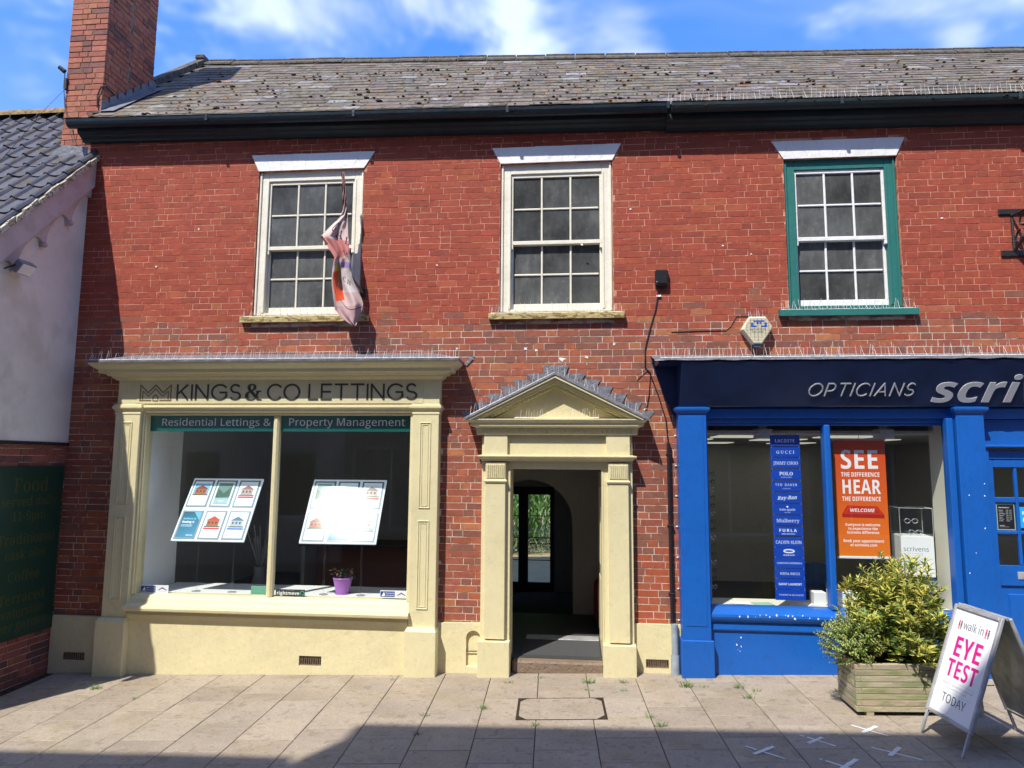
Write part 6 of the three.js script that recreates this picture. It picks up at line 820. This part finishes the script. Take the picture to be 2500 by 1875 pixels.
  t2.rod([2.45, yS - 0.03, 1.04], [2.42, yS + 0.15, 1.04], 0.008, 0.005, 6, false); part('stems', t2, MAT.bark, sm, 'stuff'); part('foliage', s2, MAT.leaf, sm, 'stuff');
}
{ // folding A-board
  const t = thing('pavement_sign', 'aluminium framed folding pavement sign with pink and black lettering beside the planter', 'pavement sign', [3.075, G(3.075), 1.79]); t.rotation.y = -1.485; t.rotation.order = 'YXZ'; bases.set(t, V(0, 0, 0));
  const sp = Math.atan2(0.345, 0.965), W = 0.272, Lh = 1.03; const side = (sgn) => new THREE.Matrix4().makeTranslation(0, 0.97, sgn * 0.012).multiply(new THREE.Matrix4().makeRotationX(sgn > 0 ? -sp : sp)); // hangs from the hinge along -y
  const ab = canvasMat('pavement sign print', 512, 860, (g, w, h) => {
    g.fillStyle = '#eceef0'; g.fillRect(0, 0, w, h); g.textAlign = 'center'; const put = (s, f, y, sx, c) => { g.save(); g.fillStyle = c; g.font = f; g.translate(256, y); g.scale(sx / g.measureText(s).width, 1); g.fillText(s, 0, 0); g.restore(); };
    put('walk in', '92px sans-serif', 150, 250, '#55585e'); for (const [x, c] of [[78, '#c0266f'], [104, '#55585e'], [406, '#c0266f'], [434, '#55585e']]) { g.fillStyle = c; g.beginPath(); g.arc(x, 98, 9, 0, 7); g.fill(); g.fillRect(x - 9, 108, 18, 30); g.fillRect(x - 8, 136, 6, 28); g.fillRect(x + 2, 136, 6, 28); }
    g.fillStyle = '#c9ccd2'; g.fillRect(60, 188, 392, 4); g.fillRect(60, 584, 392, 4); put('EYE', 'bold 230px sans-serif', 384, 350, '#d81b8c'); put('TEST', 'bold 200px sans-serif', 556, 372, '#d81b8c'); put('subject to availability please ask', '26px sans-serif', 622, 380, '#a3a7ae'); put('of a member of staff', '26px sans-serif', 654, 240, '#a3a7ae'); put('TODAY', '98px sans-serif', 764, 290, '#3f4248'); g.fillStyle = '#c9ccd2'; g.fillRect(60, 672, 392, 3);
  }, { roughness: 0.35 });
  for (const sg of [1, -1]) {
    const m = side(sg), f0 = sg > 0 ? 0 : -0.028, f1 = sg > 0 ? 0.028 : 0;
    const fr = S(m); fr.box(-W, -W + 0.03, -0.86, 0.0, f0, f1, 0.006); fr.box(W - 0.03, W, -0.86, 0.0, f0, f1, 0.006); fr.box(-W + 0.03, W - 0.03, -0.03, 0.0, f0, f1, 0.006); fr.box(-W + 0.03, W - 0.03, -0.86, -0.83, f0, f1, 0.006);
    const p = part('panel_frame', fr, MAT.alu, t); part('backing', S(m).box(-W + 0.028, W - 0.028, -0.832, -0.028, sg > 0 ? 0.006 : -0.014, sg > 0 ? 0.014 : -0.006, 0), MAT.alu, p);
    const zp = sg > 0 ? 0.0155 : -0.0155, s = S(m); if (sg > 0) face(s, [-W + 0.03, -0.83, zp], [W - 0.03, -0.83, zp], [W - 0.03, -0.03, zp], [-W + 0.03, -0.03, zp]); else face(s, [W - 0.03, -0.83, zp], [-W + 0.03, -0.83, zp], [-W + 0.03, -0.03, zp], [W - 0.03, -0.03, zp]); part('poster', s, ab, p);
    for (const x of [-W + 0.012, W - 0.032]) part('leg', S(m).box(x, x + 0.02, -Lh, -0.86, f0 + 0.004, f1 - 0.004, 0.003), MAT.alu, t);
  }
  part('hinge', S().rod([-W, 0.972, 0], [W, 0.972, 0], 0.011, 0.011, 8), MAT.alu, t); part('stay', S().rod([-W + 0.02, 0.35, 0.22], [-W + 0.02, 0.35, -0.22], 0.004, 0.004, 5), MAT.alu, t);
}
{ // sprayed white crosses
  const X = [[[2.204, 1.420, 2.401, 1.645], [2.395, 1.443, 2.227, 1.583]], [[1.732, 1.635, 1.932, 1.845], [1.891, 1.683, 1.744, 1.801]], [[2.184, 1.862, 2.447, 2.072], [2.390, 1.857, 2.252, 2.012]], [[1.736, 2.072, 1.96, 2.30], [1.997, 2.075, 1.80, 2.27]], [[2.62, 2.25, 2.85, 2.42], [2.82, 2.22, 2.66, 2.40]]];
  X.splice(4, 1, [[1.263, 1.866, 1.493, 2.083], [1.47, 1.87, 1.29, 2.01]]); X.forEach((c, i) => { const s = S(); c.forEach(([xa, za, xb, zb], n) => { const N = 14, dx = xb - xa, dz = zb - za, l = Math.hypot(dx, dz), w = n ? 0.017 : 0.010; for (let k = 0; k < N; k++) { if (n === 0 && rnd() < 0.05) continue; const a = k / N, b = (k + 1) / N, e = (f) => w * (0.8 + 0.4 * vnoise(f * 9 + i * 7 + n * 3, 5, 4096)); const q = (f, sd) => { const x = xa + dx * f - (dz / l) * e(f) * sd, z = za + dz * f + (dx / l) * e(f) * sd; return [x, G(x) + 0.0030 + n * 0.0010, z]; }; s.quad(q(a, 1), q(b, 1), q(b, -1), q(a, -1)); } }); solo('paint_cross', s, MAT.xpaint, 'white sprayed cross on the pavement slabs near the folding sign', 'paint mark', [c[0][0], G(c[0][0]), c[0][1]], 'white sprayed crosses'); });
}
{ // recessed access cover
  const t = thing('access_cover', 'rusty framed access cover filled with paving before the doorway', 'access cover', [-0.16, G(-0.16), 1.08]); const P = (x, z, y) => [x + 0.039 * z - 0.042, G(x) + y, z - 0.039 * x]; const rust = M('rusty iron', [0.10, 0.065, 0.04], { map: sized(T_SOIL, 0.3), ...bumpy(0.05, 0.006, FINE) }); rust.color.setRGB(0.55, 0.36, 0.22);
  const o = [[-0.555, 0.81], [0.235, 0.81], [0.235, 1.35], [-0.555, 1.35]]; const bar = (a, b, w) => { const dx = b[0] - a[0], dz = b[1] - a[1], l = Math.hypot(dx, dz), nx = (-dz / l) * w, nz = (dx / l) * w; return S().quad(P(a[0], a[1], 0.0042), P(b[0], b[1], 0.0042), P(b[0] + nx, b[1] + nz, 0.0042), P(a[0] + nx, a[1] + nz, 0.0042)).quad(P(a[0], a[1], -0.02), P(b[0], b[1], -0.02), P(b[0], b[1], 0.0042), P(a[0], a[1], 0.0042)); };
  for (let i = 0; i < 4; i++) part('frame_bar', bar(o[i], o[(i + 1) % 4], i % 2 ? 0.022 : 0.010), rust, t); for (const [a, b, c] of [[o[0], [-0.455, 0.81], [-0.555, 0.93]], [o[1], [0.135, 0.81], [0.235, 0.93]], [o[2], [0.135, 1.35], [0.235, 1.23]], [o[3], [-0.455, 1.35], [-0.555, 1.23]]]) part('corner_plate', S().tri(P(...a, 0.0050), P(...b, 0.0050), P(...c, 0.0050), [a[0], -3, a[1]]), rust, t);
  for (const [a, b] of [[-0.53, -0.352], [-0.345, 0.128], [0.135, 0.21]]) { const s = S(); s.col = [0.42, 0.366, 0.298]; s.uo = [rr(0, 2), rr(0, 2)]; s.quad(P(a, 1.338, 0.0034), P(b, 1.338, 0.0034), P(b, 0.822, 0.0034), P(a, 0.822, 0.0034)); for (const [p, q] of [[[a, 1.338], [b, 1.338]], [[b, 1.338], [b, 0.822]], [[b, 0.822], [a, 0.822]], [[a, 0.822], [a, 1.338]]]) s.quad(P(...p, -0.02), P(...q, -0.02), P(...q, 0.0034), P(...p, 0.0034)); part('slab', s, MAT.slab, t); }
}
{ // weeds in the joints
  const spots = [[-0.41, 0.21, 5, 'in the joint at the foot of the door step'], [0.10, 0.36, 16, 'in the joint before the door pilaster'], [0.45, 0.35, 9], [-0.70, 0.36, 7], [1.03, 0.47, 20, 'beside the foot of the grey pipe'], [1.52, 0.50, 12], [1.55, 0.79, 10], [-0.86, 1.10, 11], [-1.35, 1.29, 8], [-1.32, 1.70, 7], [0.605, 1.29, 8], [0.68, 1.475, 12], [-0.36, 1.49, 8], [-4.96, 0.60, 18, 'at the edge of the shade by the cottage'], [-4.33, 0.89, 6], [-1.91, 0.28, 5], [1.2, 0.48, 6], [0.42, 0.6, 5], [0.1, 0.58, 6], [1.66, 0.60, 8]];
  spots.forEach(([x, z, n, where]) => { const s = S(); for (let k = 0; k < n * 3; k++) { const a = rr(0, 6.28), r = rr(0, 0.03) * Math.sqrt(n / 12), px = x + r * Math.cos(a) * 1.8, pz = z + r * Math.sin(a), h = rr(0.018, 0.055) * Math.sqrt(n / 12), l = rr(0.008, 0.045), w = 0.004; s.col = jig([0.10, 0.20, 0.045], 0.35); const y = G(px) - 0.008, c = Math.cos(a) * l, d = Math.sin(a) * l; s.tri([px - w, y, pz], [px + w, y, pz], [px + c * 0.5, y + h * 0.8, pz + d * 0.5]); s.tri([px - w * 0.6 + c * 0.4, y + h * 0.7, pz + d * 0.4], [px + w * 0.6 + c * 0.4, y + h * 0.7, pz + d * 0.4], [px + c, y + h, pz + d]); } solo('weed_tuft', s, MAT.grass, where ? 'tuft of green weed growing ' + where : 'small green weed growing in a joint of the pavement slabs', 'weed', [x, G(x), z], 'weeds between the slabs'); });
}

// ---------------------------------------------------------------- across the street, behind the camera: the houses that shade the near slabs
{
  const A = thing('opposite_building', 'tall three storey brick building across the street from the shops', 'building', [0, G(0), 8.4]); const rows = [[0.75, 2.7, 1.9], [4.1, 5.9, 1.1], [7.1, 8.7, 1.1]];
  const holes = []; for (const [y0, y1, w] of rows) for (let k = 0; k < 6; k++) holes.push([-4.6 + k * 2.6 - w / 2 + 0.2, -4.6 + k * 2.6 + w / 2 + 0.2, y0, y1]);
  part('wall', withHoles(S(), -5.5, 12, -0.5, 10.85, 8.35, 8.75, holes), MAT.oppBrick, A); part('rear_wall', S().box(-5.5, 12, -0.5, 10.85, 15.5, 15.8, 0).box(-5.5, -5.2, -0.5, 10.85, 8.75, 15.5, 0).box(11.7, 12, -0.5, 10.85, 8.75, 15.5, 0), MAT.oppBrick, A); part('roof', S().prism([[8.2, 10.85], [15.9, 10.85], [15.9, 11.0], [12, 12.2], [8.2, 11.0]], -5.55, 12.1, 'x'), MAT.ridge, A); part('parapet', S().box(-5.55, 12.1, 10.85, 11.02, 8.28, 8.75, 0.01), MAT.oppStone, A);
  for (const h of holes) { const wn = part('window', S().box(h[0], h[0] + 0.07, h[2], h[3], 8.42, 8.52, 0.004).box(h[1] - 0.07, h[1], h[2], h[3], 8.42, 8.52, 0.004).box(h[0] + 0.07, h[1] - 0.07, h[3] - 0.07, h[3], 8.42, 8.52, 0.004).box(h[0] + 0.07, h[1] - 0.07, h[2], h[2] + 0.07, 8.42, 8.52, 0.004).box((h[0] + h[1]) / 2 - 0.025, (h[0] + h[1]) / 2 + 0.025, h[2] + 0.07, h[3] - 0.07, 8.44, 8.50, 0.004), MAT.white, A); part('pane', S().quad([h[0], h[2], 8.47], [h[1], h[2], 8.47], [h[1], h[3], 8.47], [h[0], h[3], 8.47]), MAT.oldGlass, wn); part('sill', S().box(h[0] - 0.1, h[1] + 0.1, h[2] - 0.1, h[2], 8.27, 8.42, 0.006), MAT.oppStone, wn); }
  const B = thing('opposite_building', 'lower rendered house across the street beside the tall brick building', 'building', [-10, G(-10), 8.4]); const hb = []; for (const [y0, y1] of [[1.0, 2.6], [4.2, 5.8], [7.0, 8.3]]) for (let k = 0; k < 4; k++) hb.push([-14.4 + k * 2.4, -13.4 + k * 2.4, y0, y1]); part('wall', withHoles(S(), -16, -5.52, -0.8, 9.85, 8.37, 8.7, hb), MAT.render, B); part('rear_wall', S().box(-16, -5.52, -0.8, 9.85, 15.2, 15.5, 0).box(-16, -15.7, -0.8, 9.85, 8.7, 15.2, 0), MAT.render, B); part('roof', S().prism([[8.25, 9.85], [15.6, 9.85], [12, 11.2], [8.25, 9.98]], -16.1, -5.53, 'x'), MAT.ridge, B);
  for (const h of hb) { const wn = part('window', S().box(h[0], h[1], h[2], h[2] + 0.06, 8.44, 8.52, 0.004).box(h[0], h[1], h[3] - 0.06, h[3], 8.44, 8.52, 0.004).box(h[0], h[0] + 0.06, h[2] + 0.06, h[3] - 0.06, 8.44, 8.52, 0.004).box(h[1] - 0.06, h[1], h[2] + 0.06, h[3] - 0.06, 8.44, 8.52, 0.004), MAT.white, B); part('pane', S().quad([h[0], h[2], 8.48], [h[1], h[2], 8.48], [h[1], h[3], 8.48], [h[0], h[3], 8.48]), MAT.oldGlass, wn); }
}
// ---------------------------------------------------------------- garden seen through the hall door
{
  const lawn = S(); lawn.quad([-14, G(-14) - 0.03, -5.2], [9, G(9) - 0.03, -5.2], [9, G(9) - 0.03, -40], [-14, G(-14) - 0.03, -40]); solo('garden_path', lawn, M('sandy garden ground', [0.40, 0.33, 0.20], { map: sized(T_STONE, 1.4) }), 'sandy garden ground behind the brick building', null, [0, 0, -10], null, 'structure');
  const w = thing('willow_tree', 'weeping willow with long hanging fronds behind the hall door', 'tree', [-1.4, G(-1.4), -12.5]); part('trunk', S().rod([-1.4, 0, -12.5], [-1.3, 2.6, -12.5], 0.26, 0.2, 10).rod([-1.3, 2.5, -12.5], [-2.6, 5.2, -11.9], 0.15, 0.07, 8).rod([-1.3, 2.5, -12.5], [0.4, 5.4, -12.3], 0.15, 0.07, 8).rod([-1.3, 2.6, -12.5], [-1.1, 6.2, -13.1], 0.16, 0.07, 8), MAT.bark, w);
  const lf = new THREE.BufferGeometry(); lf.setAttribute('position', new THREE.Float32BufferAttribute([0, 0, 0, 0.022, -0.09, 0.006, 0, -0.19, 0, 0, 0, 0, 0, -0.19, 0, -0.022, -0.09, 0.006], 3)); lf.computeVertexNormals(); const mats = [], cols = [], mm = new THREE.Matrix4(), qq = new THREE.Quaternion(), ee = new THREE.Euler();
  for (let k = 0; k < 700; k++) { const a = rr(0, 6.28), r = 3.4 * Math.sqrt(rnd()), x = -1.4 + r * Math.cos(a), z = -12.5 + r * Math.sin(a), top = 6.6 - r * r * 0.2 + rr(-0.6, 0.3), bot = rr(0.22, 0.75); let px = x, pz = z; for (let y = top; y > bot; y -= 0.13) { px += rr(-0.02, 0.02); pz += rr(-0.02, 0.02); ee.set(rr(-0.7, 0.7), rr(0, 6.28), rr(-0.7, 0.7)); mats.push(mm.compose(V(px, y, pz), qq.setFromEuler(ee), V(1, 1, 1).multiplyScalar(rr(0.8, 1.5))).clone()); const c = jig([0.15, 0.30, 0.06], 0.35); cols.push(new THREE.Color(c[0], c[1], c[2])); } }
  const im = new THREE.InstancedMesh(lf, MAT.willow, mats.length); mats.forEach((m, i) => { m.premultiply(new THREE.Matrix4().makeTranslation(1.4, -G(-1.4), 12.5)); im.setMatrixAt(i, m); im.setColorAt(i, cols[i]); }); im.name = 'crown'; im.userData.kind = 'stuff'; im.castShadow = im.receiveShadow = true; w.add(im);
  const hg = thing('hedge', 'low grey green hedge along the garden beyond the hall door', 'hedge', [-2, G(-2), -9.6]); part('stems', S().lines([[-4, 0.3, -9.7], [1.5, 0.4, -9.7]], 0.02, 5), MAT.bark, hg); const hl = S(); for (let k = 0; k < 2600; k++) { const x = rr(-4.2, 1.6), y = G(x) + 0.02 + rr(0, 0.62) * (0.7 + 0.5 * vnoise(x * 2, 3, 4096)), z = -9.7 + rr(-0.25, 0.25), a = rr(0, 6.28), l = rr(0.04, 0.09); hl.col = jig([0.12, 0.19, 0.12], 0.4); hl.tri([x, y, z], [x + l * Math.cos(a), y + rr(-0.03, 0.06), z + l * Math.sin(a)], [x - l * 0.4 * Math.sin(a), y + rr(0, 0.06), z + l * 0.4 * Math.cos(a)]); } part('foliage', hl, MAT.leaf, hg, 'stuff');
  // parked car
  const cx = -3.85, cz = -10.5, g0 = G(cx); const car = thing('parked_car', 'pale silver blue car parked in the garden behind the hall door', 'car', [cx, g0, cz]); const body = [[-2.1, 0.3], [-2.05, 0.75], [-1.2, 0.92], [-0.6, 1.38], [0.9, 1.40], [1.6, 0.98], [2.05, 0.9], [2.1, 0.32]]; const cp = M('silver blue paint', [0.42, 0.50, 0.58], { roughness: 0.25, metalness: 0.4 }); const mB = new THREE.Matrix4().makeTranslation(cx, g0, cz); part('body', S(mB).prism(body, -0.85, 0.85), cp, car); for (const s of [-0.853, 0.853]) part('side_window', S(mB).prism([[-1.0, 0.96], [-0.55, 1.30], [0.85, 1.32], [1.3, 0.98]], Math.min(s, s * 0.995), Math.max(s, s * 1.004)), MAT.blackPlastic, car); for (const x of [-1.35, 1.3]) for (const s of [-0.8, 0.8]) { const wh = part('wheel', S(mB).rod([x, 0.32, s - 0.1], [x, 0.32, s + 0.1], 0.32, 0.32, 18), MAT.blackPlastic, car); part('rim', S(mB).rod([x, 0.32, s - 0.108], [x, 0.32, s + 0.108], 0.2, 0.2, 14), MAT.alu, wh); }
  const fe = thing('garden_wall', 'grey garden wall behind the willow', 'wall', [0, G(0), -22]); part('wall', S().box(-14, 9, -0.5, 1.2, -22.3, -22, 0.01), MAT.oppStone, fe);
}
// ---------------------------------------------------------------- things deep in the hall
solo('fire_extinguisher', S().rod([0.28, 0.30, -1.9], [0.28, 0.78, -1.9], 0.08, 0.08, 16).rod([0.28, 0.78, -1.9], [0.28, 0.84, -1.9], 0.08, 0.03, 16).box(0.26, 0.30, 0.84, 0.90, -1.95, -1.85, 0.005), M('red enamel', [0.30, 0.02, 0.015], { roughness: 0.3 }), 'red fire extinguisher standing in the dark hall', 'fire extinguisher', [0.28, 0.295, -1.9]);

renderer.render(scene, camera);
